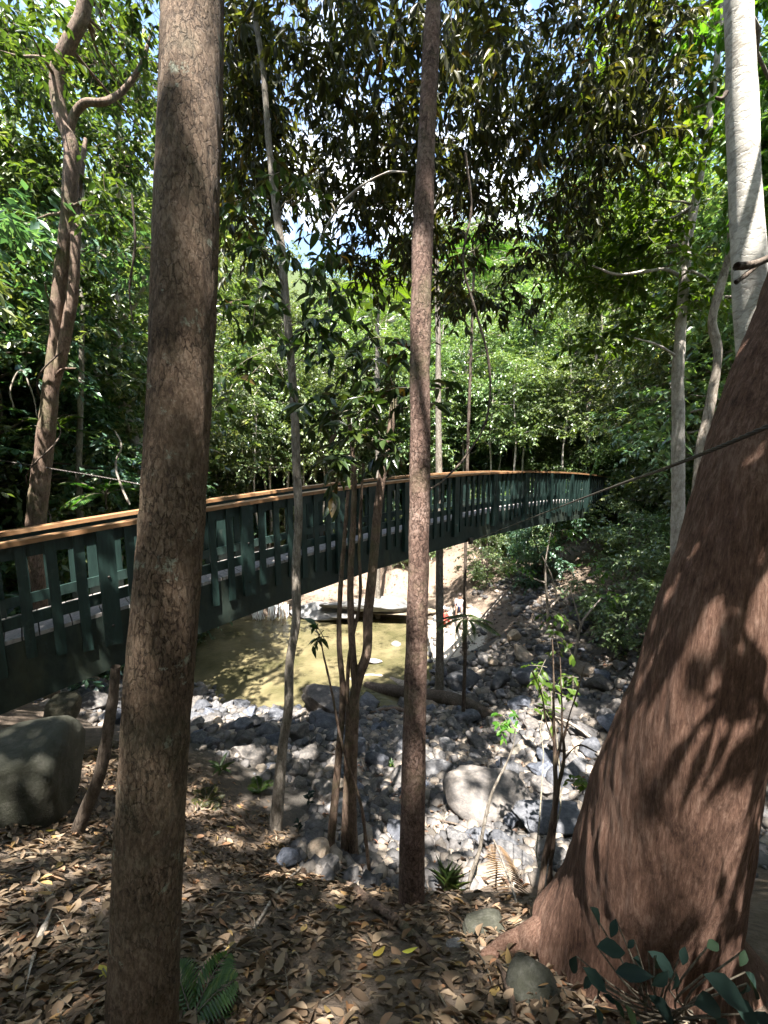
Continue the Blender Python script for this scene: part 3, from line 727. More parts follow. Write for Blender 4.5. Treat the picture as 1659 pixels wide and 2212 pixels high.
def silhouette(rows, dist, axis=None, it=3):
    '''axis points and radii of a round trunk whose outline runs through (left, right, row) at a camera-axis distance'''
    mids = np.array([ray((l + r) / 2, y) for l, r, y in rows]); C = mids * 2.0
    for _ in range(it):
        tt = np.linspace(-1, 1, len(C)); Cf = np.stack([np.polyval(np.polyfit(tt, C[:, k], 2), tt) for k in range(3)], 1)
        T = unit(np.gradient(Cf, axis=0)); out = []; R = []
        for k, (l, r, y) in enumerate(rows):
            a = T[k]; Pm = np.eye(3) - np.outer(a, a)
            lv, rv = unit(Pm @ ray(l, y)), unit(Pm @ ray(r, y)); bb = unit(lv + rv); al = math.acos(np.clip(lv @ rv, -1, 1)) / 2
            d = dist[k] if hasattr(dist, '__len__') else dist
            m = ray((l + r) / 2, y); sc = d / np.linalg.norm(Pm @ m)
            out.append(bb * d + a * (m @ a) * sc); R.append(d * math.sin(al))
        C = np.array(out)
    return C, np.array(R)
def resample(C, R, n):
    d = np.r_[0, np.cumsum(np.linalg.norm(np.diff(C, axis=0), axis=1))]
    return smooth_path(C, n), np.interp(np.linspace(0, d[-1], n), d, R)

# 1. big plated trunk on the left
b1 = np.array([-.80, 1.1, -1.95])
T1 = thing('tree', 'thick straight brown trunk with flaky plated bark on the left', 'tree', b1)
rows = [(228, 384, 2212), (240, 394, 1900), (252, 405, 1700), (265, 419, 1480), (284, 432, 1290), (300, 446, 1080), (314, 458, 860), (322, 468, 640), (332, 476, 400), (340, 482, 200), (346, 486, 0)]
C1, R1 = silhouette(rows, 1.28)
C1 = np.vstack([C1[0] + (C1[0] - C1[1]) * 1.2, C1, C1[-1] + np.array([.02, .02, 1.5]), C1[-1] + np.array([.05, .1, 4.6])]); R1 = np.r_[R1[0] * 1.08, R1, R1[-1] * .95, .05]
pth, rd = resample(C1, R1, 700)
obj('trunk', *tube(pth, rd, 120, disp=bumpy(.004, 7, 2, .005, 42)), BK['plate'], T1, b1)
fo = Foliage(11); br = Geo()
T1_TIP = C1[-1]; T1_BR, T1_FO = br, fo

# 2. giant leaning trunk on the right
b2 = hit(1420, 2130)
T2g = thing('tree', 'huge reddish leaning trunk with a flared base filling the right edge', 'tree', b2)
def on(px, py, D): return P(px, py, D)
rows = [(1172, 1606, 2240), (1184, 1618, 2150), (1196, 1630, 2060), (1213, 1644, 1960), (1233, 1656, 1870), (1262, 1664, 1780), (1296, 1674, 1690), (1326, 1684, 1610), (1359, 1696, 1524), (1394, 1720, 1400), (1429, 1746, 1282), (1479, 1786, 1132), (1504, 1806, 1045), (1529, 1826, 957), (1569, 1862, 837), (1607, 1896, 737)]
C2, R2 = silhouette(rows, np.linspace(1.62, 1.46, len(rows)))
C2 = np.vstack([C2[0] - unit(C2[1] - C2[0]) * .35, C2]); R2 = np.r_[R2[0] * 1.02, R2]
dirv = unit(C2[-1] - C2[-5]); C2 = np.vstack([C2, C2[-1] + dirv * 1.4, C2[-1] + dirv * 3.2 + np.array([0, 0, .7])]); R2 = np.r_[R2, R2[-1] * .85, .12]
path = C2
def gdisp(p, t, n):
    z = p[2]; fl = max(0, min(1.15, (-1.66 - z) / .47))
    az = math.atan2(n[1], n[0])
    but = fl ** 2.2 * (.085 * max(0, math.cos(az - 3.05)) ** 3 + .13 * max(0, math.cos(az + 1.3)) ** 8 + .15 * max(0, math.cos(az + .25)) ** 6 + .10 * max(0, math.cos(az + 2.2)) ** 9)
    r_ = .018 * mn.noise(Vector((p[0] * 3, p[1] * 3, p[2] * 1.2))) + .006 * mn.noise(Vector((p[0] * 16, p[1] * 16, p[2] * 4)))
    r_ += .009 * (abs(mn.noise(Vector((p[0] * 24, p[1] * 24, p[2] * 3.2)))) - .25) + .004 * mn.noise(Vector((p[0] * 50, p[1] * 50, p[2] * 9)))
    return but + r_ + fl * .035 * mn.noise(Vector((math.cos(az) * 3, math.sin(az) * 3, z * 1.3 + 5)))
V, F = tube(*resample(C2, R2, 560), 200, disp=gdisp)
obj('trunk', V, F, BK['giant'], T2g, b2)

# 3. slender middle trunk
b3 = hit(888, 1948)
T3 = thing('tree', 'slender reddish trunk with peeling bark standing in the centre', 'tree', b3)
Y3 = b3[1]
pts = [PY(886, 2010, Y3), PY(888, 1940, Y3), PY(892, 1750, Y3 + .02), PY(895, 1600, Y3 + .04), PY(902, 1300, Y3 + .1), PY(907, 1050, Y3 + .14), PY(907, 800, Y3 + .2), PY(910, 600, Y3 + .24), PY(915, 450, Y3 + .28), PY(922, 300, Y3 + .32), PY(931, 100, Y3 + .36), PY(937, 0, Y3 + .38), PY(948, -300, Y3 + .44), PY(950, -800, Y3 + .5)]
def w3(px_w, p): return px_w / FPX * p.dot(FW) / 2
rr = [w3(w, p) for w, p in zip([66, 57, 53, 50, 46, 43, 44, 45, 43, 38, 36, 33, 28, 24], pts)]
d_ = np.r_[0, np.cumsum(np.linalg.norm(np.diff(pts, axis=0), axis=1))]; d_ /= d_[-1]
trunk(pts, np.interp(np.linspace(0, 1, 520), d_, rr), 520, 60, BK['peel'], parent=T3, base=b3, disp=bumpy(.005, 8, 4, .003, 38))
T3pts = smooth_path(pts, 60)

def crown_for(root, base, trunk_pts, clusters, mat, seed, n_spray, nleaf, L, ll, lw, droop, twm, tpl=L_NEAR, name='crown', r0=.018, out=.6, flat=.5, lim=2.2):
    fo = Foliage(seed); br = Geo()
    for (px, py, D, R) in clusters:
        c = P(px, py, D)
        low = trunk_pts[:, 2] < c[2] + .2
        cand = trunk_pts[low] if low.any() else trunk_pts
        a = cand[np.argmin(np.linalg.norm(cand - c, axis=1) + .0)]
        if np.linalg.norm(a - c) < lim and random.random() < .75: limb(br, a, c, r0, .004, -.06)
        fo.clump(c, R, n_spray, nleaf, L, ll, lw, droop, .0035, flat, out)
    for V, F in zip(fo.tw.V, fo.tw.F): br.V.append(V); br.F.append(F - F.min() + br.n); br.n += len(V)
    br.obj('branches', twm, root, base); fo.build(name, tpl, mat, root, base, GAPS)

# the hanging dark canopy of the middle tree
cl = [(640, 60, 3.6, .42), (560, 230, 4.4, .4), (740, 40, 3.9, .5), (800, 160, 4.2, .5), (700, 250, 4.4, .42), (860, 60, 3.6, .5), (860, 260, 4.2, .42), (1000, 60, 3.6, .5), (1010, 220, 4.0, .5),
      (1110, 40, 4.0, .5), (1090, 330, 4.5, .42), (1180, 230, 4.6, .3), (1240, 70, 4.6, .45), (1290, 230, 4.8, .5), (980, 400, 4.4, .42), (1060, 500, 5.2, .45), (800, 420, 4.6, .45), (1330, 330, 5.0, .42), (1400, 120, 4.6, .4), (760, 560, 5.0, .36), (1160, 560, 5.2, .45), (1250, 450, 5.2, .45), (1110, 640, 5.4, .4), (540, 520, 5, .35), (1010, 130, 5.2, .5), (740, 150, 5.4, .5), (1370, 240, 5.6, .45), (880, 330, 5.4, .45)]
cl += [(random.uniform(470, 560), random.uniform(-40, 430), random.uniform(4, 7), random.uniform(.35, .5)) for _ in range(13)]
cl += [(random.uniform(530, 880), random.uniform(240, 460), random.uniform(5, 8), random.uniform(.35, .55)) for _ in range(18)]
cl += [(random.uniform(800, 1270), random.uniform(340, 640), random.uniform(4.8, 7.5), random.uniform(.35, .55)) for _ in range(20)]
cl += [(random.uniform(480, 1440), random.uniform(-120, 330), random.uniform(4.2, 6.5), random.uniform(.4, .65)) for _ in range(46)]
crown_for(T3, b3, T3pts, cl, LF['dark'], 21, 15, 13, .5, .145, .042, .75, BK['dark'], out=.5, r0=.011, lim=1.5)

# 4. forked reddish tree behind the left part of the bridge
Y4 = 6.6
b4 = np.array([PY(80, 1330, Y4)[0], Y4, tz(PY(80, 1330, Y4)[0], Y4)])
T4 = thing('tree', 'crooked forked brown trunk leaning behind the left end of the bridge', 'tree', b4)
pts = [b4 + np.array([0, 0, -.1]), PY(76, 1150, Y4), PY(92, 1000, Y4), PY(108, 860, Y4), PY(120, 737, Y4), PY(128, 620, Y4), PY(145, 500, Y4), PY(152, 400, Y4), PY(150, 300, Y4), PY(135, 260, Y4), PY(122, 200, Y4), PY(124, 155, Y4), PY(150, 90, Y4), PY(172, 45, Y4), PY(185, 0, Y4), PY(205, -200, Y4), PY(210, -600, Y4)]
rr = [w3(w, PY(100, 700, Y4)) for w in [52, 48, 44, 40, 37, 34, 30, 25, 26, 28, 27, 25, 24, 22, 20, 14, 6]]
trunk(pts, rr, 260, 28, BK['brown'], parent=T4, base=b4, disp=bumpy(.012, 5, 3, .006, 22)); T4pts = smooth_path(pts, 60)
g = Geo()
g.add(*tube(smooth_path([PY(112, 840, Y4), PY(130, 780, Y4), PY(143, 720, Y4), PY(160, 610, Y4), PY(163, 520, Y4), PY(168, 430, Y4 + .2), PY(185, 300, Y4 + .5)], 40), [.085, .08, .075, .065, .05, .03], 14, disp=bumpy(.01, 6, 4)))
g.add(*tube(smooth_path([PY(150, 285, Y4), PY(162, 245, Y4), PY(185, 222, Y4), PY(215, 222, Y4), PY(255, 205, Y4 + .2), PY(300, 150, Y4 + .3), PY(330, 60, Y4 + .4)], 36), [.06, .055, .05, .042, .036, .028, .012], 12))
g.add(*tube(smooth_path([PY(110, 830, Y4), PY(135, 798, Y4 - .1), PY(165, 796, Y4 - .15)], 12), [.03, .025, .012], 8))
g.obj('branches', BK['brown'], T4, b4)
cl = [(60, 60, 5.2, .55), (40, 330, 5.6, .55), (230, 90, 5.8, .5), (290, 230, 5.8, .45), (60, 480, 5.4, .5), (220, 420, 5.6, .5), (160, 560, 5.2, .4), (280, 520, 5.8, .5), (40, 620, 6, .5), (270, 340, 6, .5), (110, 160, 6.4, .5), (200, 650, 5.6, .35), (20, 190, 5.4, .5), (140, 380, 6.6, .5)] + [(random.uniform(-60, 330), random.uniform(-80, 640), random.uniform(5.2, 8), random.uniform(.45, .7)) for _ in range(15)]
cl = [(a, b, d if i % 5 == 0 else d + 1.7, r) for i, (a, b, d, r) in enumerate(cl)] + [(random.uniform(190, 340), random.uniform(60, 420), random.uniform(7.2, 9), .5) for _ in range(12)] + [(random.uniform(180, 350), random.uniform(-60, 200), random.uniform(5.5, 8), .5) for _ in range(10)] + [(random.uniform(-20, 120), random.uniform(-60, 140), random.uniform(6.8, 8), .5) for _ in range(6)]
crown_for(T4, b4, T4pts, cl, LF['green'], 31, 20, 12, .5, .13, .058, .45, BK['brown'], r0=.03)
g = Geo(); a = np.linspace(0, 1, 160)   # vine wound round it
pp = smooth_path(pts[1:6], 160); ang = a * 2 * PI * 2.6
pp = pp + np.stack([np.cos(ang), np.sin(ang), ang * 0], 1) * np.linspace(.19, .17, 160)[:, None]
g.add(*tube(pp, .012, 6)); tag(g.obj('vine', BK['dark'], None, pp[0]), 'thin dark vine wound around the crooked forked trunk', 'vine')

def vine(lab, pts, r0, mat='dark', Y=None):
    q = [PY(x, y, d) for x, y, d in pts]; V, F = tube(smooth_path(q, 50), [r0, r0, r0 * .6], 7, disp=bumpy(.004, 12, 12))
    return tag(obj('vine', V, F, BK[mat], None, q[0]), lab, 'vine')
vine('thin dark liana hanging in front of the far bridge right of the centre trunk', [(1005, 330, 4.2), (1018, 450, 4.3), (1000, 560, 4.3), (1030, 680, 4.3), (1052, 760, 4.3), (1059, 850, 4.2), (1050, 910, 4.1), (1010, 980, 3.9), (960, 1035, 3.5), (930, 1056, 3.0)], .013)
vine('short hooked dark liana left of the plated trunk top', [(285, 420, 5), (292, 520, 5), (280, 640, 5), (288, 700, 5)], .014)
vine('pale bent twig below the dark canopy left of the centre trunk', [(690, 520, 3.4), (730, 450, 3.3), (770, 410, 3.2), (830, 375, 3.1), (880, 372, 2.9)], .009, 'pale')
vine('thin curved dead stem on the slope left of the plated trunk', [(30, 880, 7.2), (22, 850, 7.2), (45, 800, 7.3), (70, 850, 7.3), (80, 900, 7.3)], .014, 'dead')
vine('pale crooked dead stem behind the bridge rail left of the plated trunk', [(280, 1090, 8), (262, 1050, 8), (250, 1000, 8), (262, 960, 8), (248, 930, 8)], .022, 'dead')

# 5. thin saplings in front of the pool
def sapling(name, lab, px0, py0, stems, mat, clusters=(), leafmat='broad', seed=0, ll=.14, lw=.06, n_spray=8, nleaf=8, cat='tree', L=.35, droop=.5, Ydrift=0, bYoff=0):
    b = hit(px0, py0); Y = b[1] + bYoff
    root = thing(name, lab, cat, b); allp = []
    for (pl, ws) in stems:
        q = [PY(x, y, Y + Ydrift * (py0 - y) / 1000) for x, y in pl]
        path = smooth_path(q, 24 + 10 * len(q)); D = np.array([p.dot(FW) for p in path])
        wr = np.interp(np.linspace(0, 1, len(path)), np.linspace(0, 1, len(ws)), ws) / FPX * D / 2
        V, F = tube(path, wr, 14, disp=bumpy(.004, 14, 9, .002, 60))
        obj('trunk', V, F, mat, root, b); allp.append(path)
    allp = np.vstack(allp)
    if clusters:
        crown_for(root, b, allp, clusters, LF[leafmat], seed, n_spray, nleaf, L, ll, lw, droop, BK['twig'], r0=.006)
    return root, b, allp
SA = sapling('sapling', 'pale thin sapling left of the trunk cluster in front of the pool', 596, 1792,
  [([(592, 1815), (596, 1780), (603, 1700), (612, 1600), (622, 1540), (626, 1430), (640, 1340), (639, 1230), (645, 1110), (640, 1000), (637, 900), (626, 750), (616, 640), (608, 540), (594, 430), (580, 300), (566, 130), (545, 0), (530, -200)], [30, 26, 21, 20, 18, 19, 17, 18, 18, 17, 18, 18, 15, 13, 12, 10, 6])], BK['grey'],
  [(600, 700, 2.9, .26), (540, 650, 3.0, .24), (690, 720, 3.0, .26), (560, 800, 2.8, .2), (690, 560, 3.2, .28), (590, 520, 3.2, .25), (530, 420, 3.4, .3), (650, 400, 3.6, .3), (740, 640, 3.4, .25)], 'broad', 41, .125, .048, 8, 8, Ydrift=.12)
SB = sapling('tree', 'cluster of thin dark trunks in front of the pool beside the pale sapling', 755, 1850,
  [([(768, 1880), (762, 1800), (763, 1650), (768, 1500), (760, 1380), (757, 1250), (763, 1130), (765, 1050), (757, 930), (750, 880)], [22, 20, 18, 17, 16, 15, 14, 13, 11, 8]),
   ([(712, 1850), (722, 1740), (734, 1600), (740, 1480), (733, 1400), (734, 1300), (745, 1150), (752, 1060)], [19, 17, 15, 13, 11, 10, 7]),
   ([(748, 1860), (750, 1700), (758, 1560), (776, 1460), (790, 1420), (795, 1330), (806, 1220), (816, 1100), (830, 1000), (845, 920), (852, 840)], [14, 15, 17, 21, 22, 21, 21, 20, 19, 17, 14]),
   ([(740, 1830), (746, 1700), (750, 1560), (754, 1420), (778, 1290), (776, 1180), (780, 1090), (785, 1000)], [9, 9, 8, 8, 7, 7, 6])], BK['brown'],
  [(790, 880, 2.9, .2), (840, 830, 3.0, .2), (720, 880, 2.8, .18), (790, 960, 2.8, .2), (870, 760, 3.1, .2), (730, 1000, 2.7, .12), (800, 700, 3.2, .25), (900, 840, 2.9, .18), (850, 960, 3.0, .16), (760, 780, 3.0, .2)], 'broad', 42, .13, .048, 7, 8)
SC = sapling('sapling', 'thin bare leaning stick stem with three large drooping leaves before the pool', 785, 1885,
  [([(800, 1900), (792, 1830), (780, 1740), (752, 1650), (735, 1590), (718, 1500), (700, 1420), (688, 1370), (672, 1340)], [8, 8, 7, 6, 6, 5, 4, 2])], BK['brown'],
  [(690, 1370, 2.7, .06)], 'broad', 43, .12, .04, 3, 4, L=.15)
SD = sapling('sapling', 'dark leaning young trunk beside the left edge of the plated trunk', 168, 1800,
  [([(160, 1815), (185, 1750), (210, 1690), (225, 1630), (236, 1560), (245, 1500), (250, 1440)], [30, 27, 25, 24, 22, 20, 18])], BK['dark'])
SE = sapling('sapling', 'slim double stemmed sapling among rocks left of the huge leaning trunk', 1166, 2000,
  [([(1155, 2030), (1165, 1950), (1175, 1870), (1190, 1790), (1198, 1740), (1199, 1640), (1196, 1560), (1196, 1470), (1193, 1380)], [17, 15, 13, 11, 10, 8, 6, 4, 2]),
   ([(1178, 2010), (1186, 1920), (1191, 1850), (1200, 1760), (1206, 1700), (1219, 1630), (1216, 1590)], [13, 12, 10, 9, 8, 7, 5]),
   ([(1200, 1650), (1212, 1600), (1214, 1540), (1212, 1480), (1210, 1420)], [6, 5, 4, 3, 2]), ([(1216, 1600), (1232, 1540), (1248, 1490), (1262, 1440)], [5, 4, 3, 2]), ([(1199, 1610), (1180, 1560), (1170, 1500), (1150, 1450)], [4, 3, 3, 2]), ([(1218, 1640), (1250, 1610), (1290, 1625)], [4, 3, 2])], BK['brown'],
  [(1190, 1490, 4.0, .16), (1165, 1440, 4.0, .14), (1240, 1470, 4.2, .14), (1205, 1390, 4.2, .15), (1175, 1530, 3.9, .1), (1255, 1690, 3.7, .07)], 'bright', 44, .09, .042, 5, 6, L=.22)
SF = sapling('sapling', 'single crooked lichened stem rising among rocks right of the centre trunk', 1010, 1925,
  [([(1004, 1940), (1018, 1890), (1036, 1835), (1044, 1790), (1050, 1760), (1062, 1715), (1078, 1680), (1098, 1640), (1110, 1605), (1113, 1575)], [9, 8, 8, 7, 7, 6, 5, 3, 2]), ([(1044, 1790), (1052, 1760), (1066, 1745)], [5, 3, 2])], BK['grey'],
  [(1100, 1550, 3.7, .09), (1085, 1570, 3.6, .06)], 'bright', 45, .07, .032, 5, 6, L=.14)
# bare branching shrub right of the beach
for k_, (px0, py0, stems, lab, cls) in enumerate([
  (1185, 1370, [([(1185, 1380), (1182, 1300), (1178, 1220), (1190, 1150)], [7, 6, 4, 2]), ([(1182, 1320), (1230, 1270), (1290, 1240), (1330, 1210)], [5, 4, 3, 2]), ([(1180, 1260), (1130, 1240), (1090, 1215)], [4, 3, 2]), ([(1205, 1300), (1190, 1240), (1170, 1200)], [4, 3, 2])], 'thin bare branching shrub on the bank under the bridge end', [(1290, 1230, 9.2, .3), (1210, 1150, 9.2, .35), (1120, 1230, 9, .25)]),
  (1235, 1455, [([(1235, 1460), (1245, 1400), (1255, 1350), (1300, 1290)], [7, 6, 5, 3]), ([(1250, 1370), (1215, 1330), (1175, 1310)], [5, 4, 2]), ([(1255, 1350), (1240, 1300), (1232, 1270)], [4, 3, 2])], 'pale forked twiggy shrub above the right bank boulders', [(1310, 1290, 8.5, .25), (1195, 1330, 8.4, .18)])]):
    sapling('shrub', lab, px0, py0, stems, BK['dead'], cls, 'bright', 60 + k_, .12, .05, 8, 7, 'shrub')

# 6. grey pole trees behind the bridge
def pole(lab, px0, py0, pts_w, mat, Y=None, ns=22, name='tree', crown=None, seed=0, leafm='far', arms=()):
    b = hit(px0, py0) if Y is None else np.array([PY(px0, py0, Y)[0], Y, PY(px0, py0, Y)[2]])
    root = thing(name, lab, 'tree', b); q = [PY(x, y, b[1]) for x, y, w in pts_w]
    path = smooth_path(q, 120); ws = [w / FPX * p.dot(FW) / 2 for (x, y, w), p in zip(pts_w, q)]
    d = np.r_[0, np.cumsum(np.linalg.norm(np.diff(q, axis=0), axis=1))]
    V, F = tube(path, np.interp(np.linspace(0, 1, 120), d / d[-1], ws), 16, disp=bumpy(.012, 4, 2, .005, 18)); obj('trunk', V, F, mat, root, b)
    for q_, r_ in arms: obj('limb', *tube(smooth_path([PY(x, y, b[1] - .1 * i) for i, (x, y) in enumerate(q_)], 24), [r_, r_ * .8, r_ * .35], 8, disp=bumpy(.008, 8, 8)), mat, root, b)
    if crown:
        crown_for(root, b, path, crown, LF[leafm], seed, ns, 12, .55, .14, .062, .5, BK['grey'], r0=.022)
    return root, b, path
YP = hit(946, 1562)[1] + .35
pole('slim straight grey trunk rising behind the bridge right of the centre trunk', 946, 1562, [(943, 1590, 34), (946, 1550, 22), (950, 1400, 17), (949, 1200, 16), (948, 1020, 15), (947, 900, 13), (946, 700, 11), (940, 500, 10), (935, 300, 8), (940, 0, 5)], BK['grey'], Y=max(YP, 10.6), crown=[(random.uniform(520, 1330), random.uniform(-60, 430), random.uniform(7.6, 10.5), random.uniform(.6, 1.0)) for _ in range(70)] + [(random.uniform(480, 1250), random.uniform(180, 480), random.uniform(8, 10.8), random.uniform(.7, 1.0)) for _ in range(34)], seed=73, leafm='dark', ns=9)
pole('very slim pale trunk behind the left railing beside the plated trunk', 170, 1250, [(172, 1300, 14), (172, 1120, 13), (171, 1000, 12), (174, 860, 11), (177, 740, 10), (178, 640, 9), (180, 400, 5)], BK['grey'], Y=8.5)
pole('pale trunk with dappled bark standing left of the huge leaning trunk', 1463, 1250, [(1462, 1420, 27), (1464, 1177, 26), (1465, 1037, 24), (1465, 902, 24), (1464, 837, 23), (1468, 737, 21), (1479, 600, 20), (1484, 525, 19), (1504, 425, 17), (1529, 275, 15), (1550, 120, 12), (1570, -100, 8)], BK['pale'], Y=6.4,
     crown=[(1440, 520, 5.8, .45), (1350, 560, 6.2, .5), (1500, 640, 6, .4), (1400, 420, 5.8, .5), (1480, 330, 5.6, .5), (1300, 600, 6.4, .5), (1420, 250, 6, .5), (1520, 180, 5.8, .45), (1380, 700, 6.6, .5), (1450, 60, 6, .5), (1290, 740, 6.6, .45)] + [(random.uniform(1230, 1570), random.uniform(-80, 640), random.uniform(6, 8.5), random.uniform(.45, .7)) for _ in range(26)], seed=71, leafm='bright', arms=[([(1476, 602), (1440, 582), (1395, 586), (1330, 592), (1280, 574)], .028), ([(1482, 580), (1522, 600), (1562, 640)], .024), ([(1464, 770), (1420, 745), (1370, 730)], .02), ([(1500, 440), (1450, 470), (1400, 480)], .018)])
pole('grey leaning stem close against the huge leaning trunk', 1500, 1180, [(1490, 1300, 22), (1500, 1120, 21), (1508, 1037, 20), (1518, 952, 19), (1538, 852, 18), (1550, 752, 17), (1538, 690, 16), (1550, 640, 16), (1572, 560, 14), (1580, 460, 12), (1578, 300, 8)], BK['dead'], Y=5.2)
W = pole('white barked trunk with dark stubs rising behind the huge leaning trunk', 1640, 1450, [(1660, 1500, 70), (1640, 900, 66), (1620, 600, 60), (1612, 450, 57), (1605, 300, 54), (1600, 150, 52), (1597, 0, 50), (1596, -300, 44), (1600, -800, 30)], BK['white'], Y=3.4,
     crown=[(1650, 160, 4.3, .4), (1660, 330, 4.4, .35), (1560, 60, 5.2, .4), (1650, 430, 4.4, .3), (1690, 250, 4.2, .4)], seed=72, leafm='bright')
g = Geo()
for q, rr in [([(1590, 575), (1625, 572), (1665, 556), (1720, 545)], [.03, .028, .026, .02]), ([(1590, 610), (1622, 585), (1650, 560)], [.02, .018, .012]), ([(1568, 200), (1560, 214), (1545, 210)], [.02, .014, .008])]:
    obj('branch_stub', *tube(smooth_path([PY(x, y, 3.2) for x, y in q], 16), rr, 9, disp=bumpy(.006, 20, 20)), BK['dark'], W[0], W[1])

# ------------------------------------------------------------------ forest: prototypes then copies
def proto_tree(name, seed, H, crown_r, crown_lo, ncl, spr, nl, ll, lw, leafm, barkm, r0, droop=.45, multi=1, L=.8, cat='tree'):
    r = np.random.default_rng(seed); random.seed(seed)
    root = thing(name, 'x', cat, (0, 0, -200)); z = np.zeros(3)
    g = Geo(); fo = Foliage(seed + 500); tips = []
    for m_ in range(multi):
        a = r.uniform(0, 6.3); sp = (0 if multi == 1 else .35)
        pts = [np.array([math.cos(a) * .1 * m_, math.sin(a) * .1 * m_, -.5])]
        for i in range(1, 6): pts.append(np.array([math.cos(a) * sp * i * H / 8 + r.normal(0, .035 * H / 3), math.sin(a) * sp * i * H / 8 + r.normal(0, .035 * H / 3), H * i / 5.3]))
        path = smooth_path(pts, 30); g.add(*tube(path, [r0 * 1.25, r0, r0 * .85, r0 * .6, r0 * .25], 8)); tips.append(path)
    for i in range(ncl):
        path = tips[i % multi]; t = r.uniform(crown_lo, 1); a0 = path[int(t * 29)]
        an = r.uniform(0, 6.3); rad = crown_r * r.uniform(.25, 1) * (1.15 - abs(t - .55) * .8)
        c = a0 + np.array([math.cos(an) * rad, math.sin(an) * rad, r.uniform(-.05, .14) * H * .5])
        limb(g, a0, c, r0 * .35, r0 * .08, .1); fo.clump(c, crown_r * .34, spr, nl, L, ll, lw, droop, 0)
    g.obj('trunk', barkm, root, z); fo.build('crown', L_FAR, LF[leafm], root, z)
    return root
def frond(g, st, d, L, sag, nleaf, ll, lw, tw=.02):
    d = unit(np.array(d, float)); t = np.linspace(0, 1, 14)[:, None]; st = np.array(st, float)
    path = st + d * L * t + np.array([0, 0, -1]) * sag * L * t ** 2
    tan = unit(np.gradient(path, axis=0)); side = unit(np.cross(tan, [0, 0, 1.0]) + 1e-6)
    tt = np.linspace(.12, 1, nleaf); ps = np.stack([np.interp(tt, t[:, 0], path[:, k]) for k in range(3)], 1); ta = np.stack([np.interp(tt, t[:, 0], tan[:, k]) for k in range(3)], 1); sd = unit(np.cross(ta, [0, 0, 1.0]))
    prof = np.sin(np.clip(tt, .02, .98) * PI) ** .6
    for s_ in (-1, 1):
        V, F = leaves(L_FAR, ps, sd * s_ + ta * .55 - np.array([0, 0, .25]), np.tile([0, 0, 1.0], (nleaf, 1)), ll * prof + .02, np.full(nleaf, lw)); g.add(V, F)
    return path
def frond_plant(name, lab, cat, loc, nf_, L, sag, nl, ll, lw, mat, trunk_h=0, tr=.05, elev=(.3, 1.1), seed=1, tmat=None, rot=0):
    r = np.random.default_rng(seed); root = thing(name, lab, cat, loc); z = np.zeros(3); g = Geo(); st = Geo()
    for i in range(nf_):
        a = rot + i * 2.4 + r.uniform(-.3, .3); e = r.uniform(*elev)
        p = frond(g, (0, 0, trunk_h), (math.cos(a) * math.cos(e), math.sin(a) * math.cos(e), math.sin(e)), L * r.uniform(.75, 1.1), sag * r.uniform(.8, 1.3), nl, ll, lw)
        st.add(*tube(p, [.012 * L, .003 * L], 5))
    g.obj('fronds', mat, root, z); st.obj('stalks', BK['twig'], root, z)
    if trunk_h: obj('trunk', *tube(smooth_path([(0, 0, -.3), (r.normal(0, .03), r.normal(0, .03), trunk_h * .5), (0, 0, trunk_h + .03)], 24), [tr * 1.2, tr, tr * .85], 12, disp=bumpy(.008, 10, 30)), tmat or BK['dark'], root, z)
    return root
PR = {
 'tall': proto_tree('tree', 101, 13, 3.0, .45, 46, 22, 18, .18, .078, 'far', BK['pale'], .15),
 'tall2': proto_tree('tree', 102, 12, 2.8, .38, 44, 22, 18, .17, .072, 'pale', BK['grey'], .12),
 'bushy': proto_tree('tree', 103, 7.5, 2.4, .2, 44, 22, 18, .16, .07, 'far', BK['grey'], .09),
 'bluish': proto_tree('tree', 104, 8, 2.3, .15, 46, 22, 18, .145, .066, 'blue', BK['dark'], .08),
 'thin': proto_tree('tree', 105, 9, 1.5, .5, 24, 14, 12, .17, .075, 'pale', BK['pale'], .055),
 'shrub': proto_tree('shrub', 106, 3.2, 1.3, .12, 40, 15, 15, .115, .05, 'pale', BK['grey'], .03, multi=3, L=.5, cat='shrub'),
 'shrub2': proto_tree('shrub', 107, 2.6, 1.15, .05, 38, 15, 15, .11, .047, 'far', BK['dark'], .025, multi=4, L=.45, cat='shrub'),
 'shrub3': proto_tree('shrub', 108, 2.8, 1.2, .05, 36, 15, 15, .115, .05, 'blue', BK['dark'], .025, multi=3, L=.45, cat='shrub'),
}
LOOK = {'tall': 'tall pale trunked rainforest tree', 'tall2': 'tall grey trunked light leaved tree', 'bushy': 'bushy mid green tree', 'bluish': 'dense bluish green tree', 'thin': 'slim pale stemmed tree', 'shrub': 'pale sunlit shrub', 'shrub2': 'mid green leafy shrub', 'shrub3': 'bluish green leafy shrub'}
def proj(p):
    d = p.dot(FW); return CX + FPX * p[0] / d, CY - FPX * p.dot(UP) / d
def place(kind, x, y, sc=1.0):
    p = np.array([x, y, tz(x, y) - .05]); px, py = proj(p)
    if px < 330: w = 'on the slope left of the plated trunk'
    elif px < 620: w = 'beyond the pool, seen left of the pale sapling'
    elif px < 900: w = 'beyond the pool behind the thin trunk cluster'
    elif px < 1130: w = 'on the far slope right of the centre trunk'
    elif px < 1400: w = 'behind the far end of the bridge'
    else: w = 'on the right slope by the leaning trunk'
    dist = 'near' if y < 16 else 'mid' if y < 24 else 'high'
    if dist == 'high': w = w.replace('on the', 'high on the') if 'on the' in w else w
    lab = LOOK[kind] + ' ' + w
    dup(PR[kind], p, random.uniform(0, 6.3), sc * random.uniform(.85, 1.2), lab, LOOK[kind] + 's ' + w)
random.seed(99)
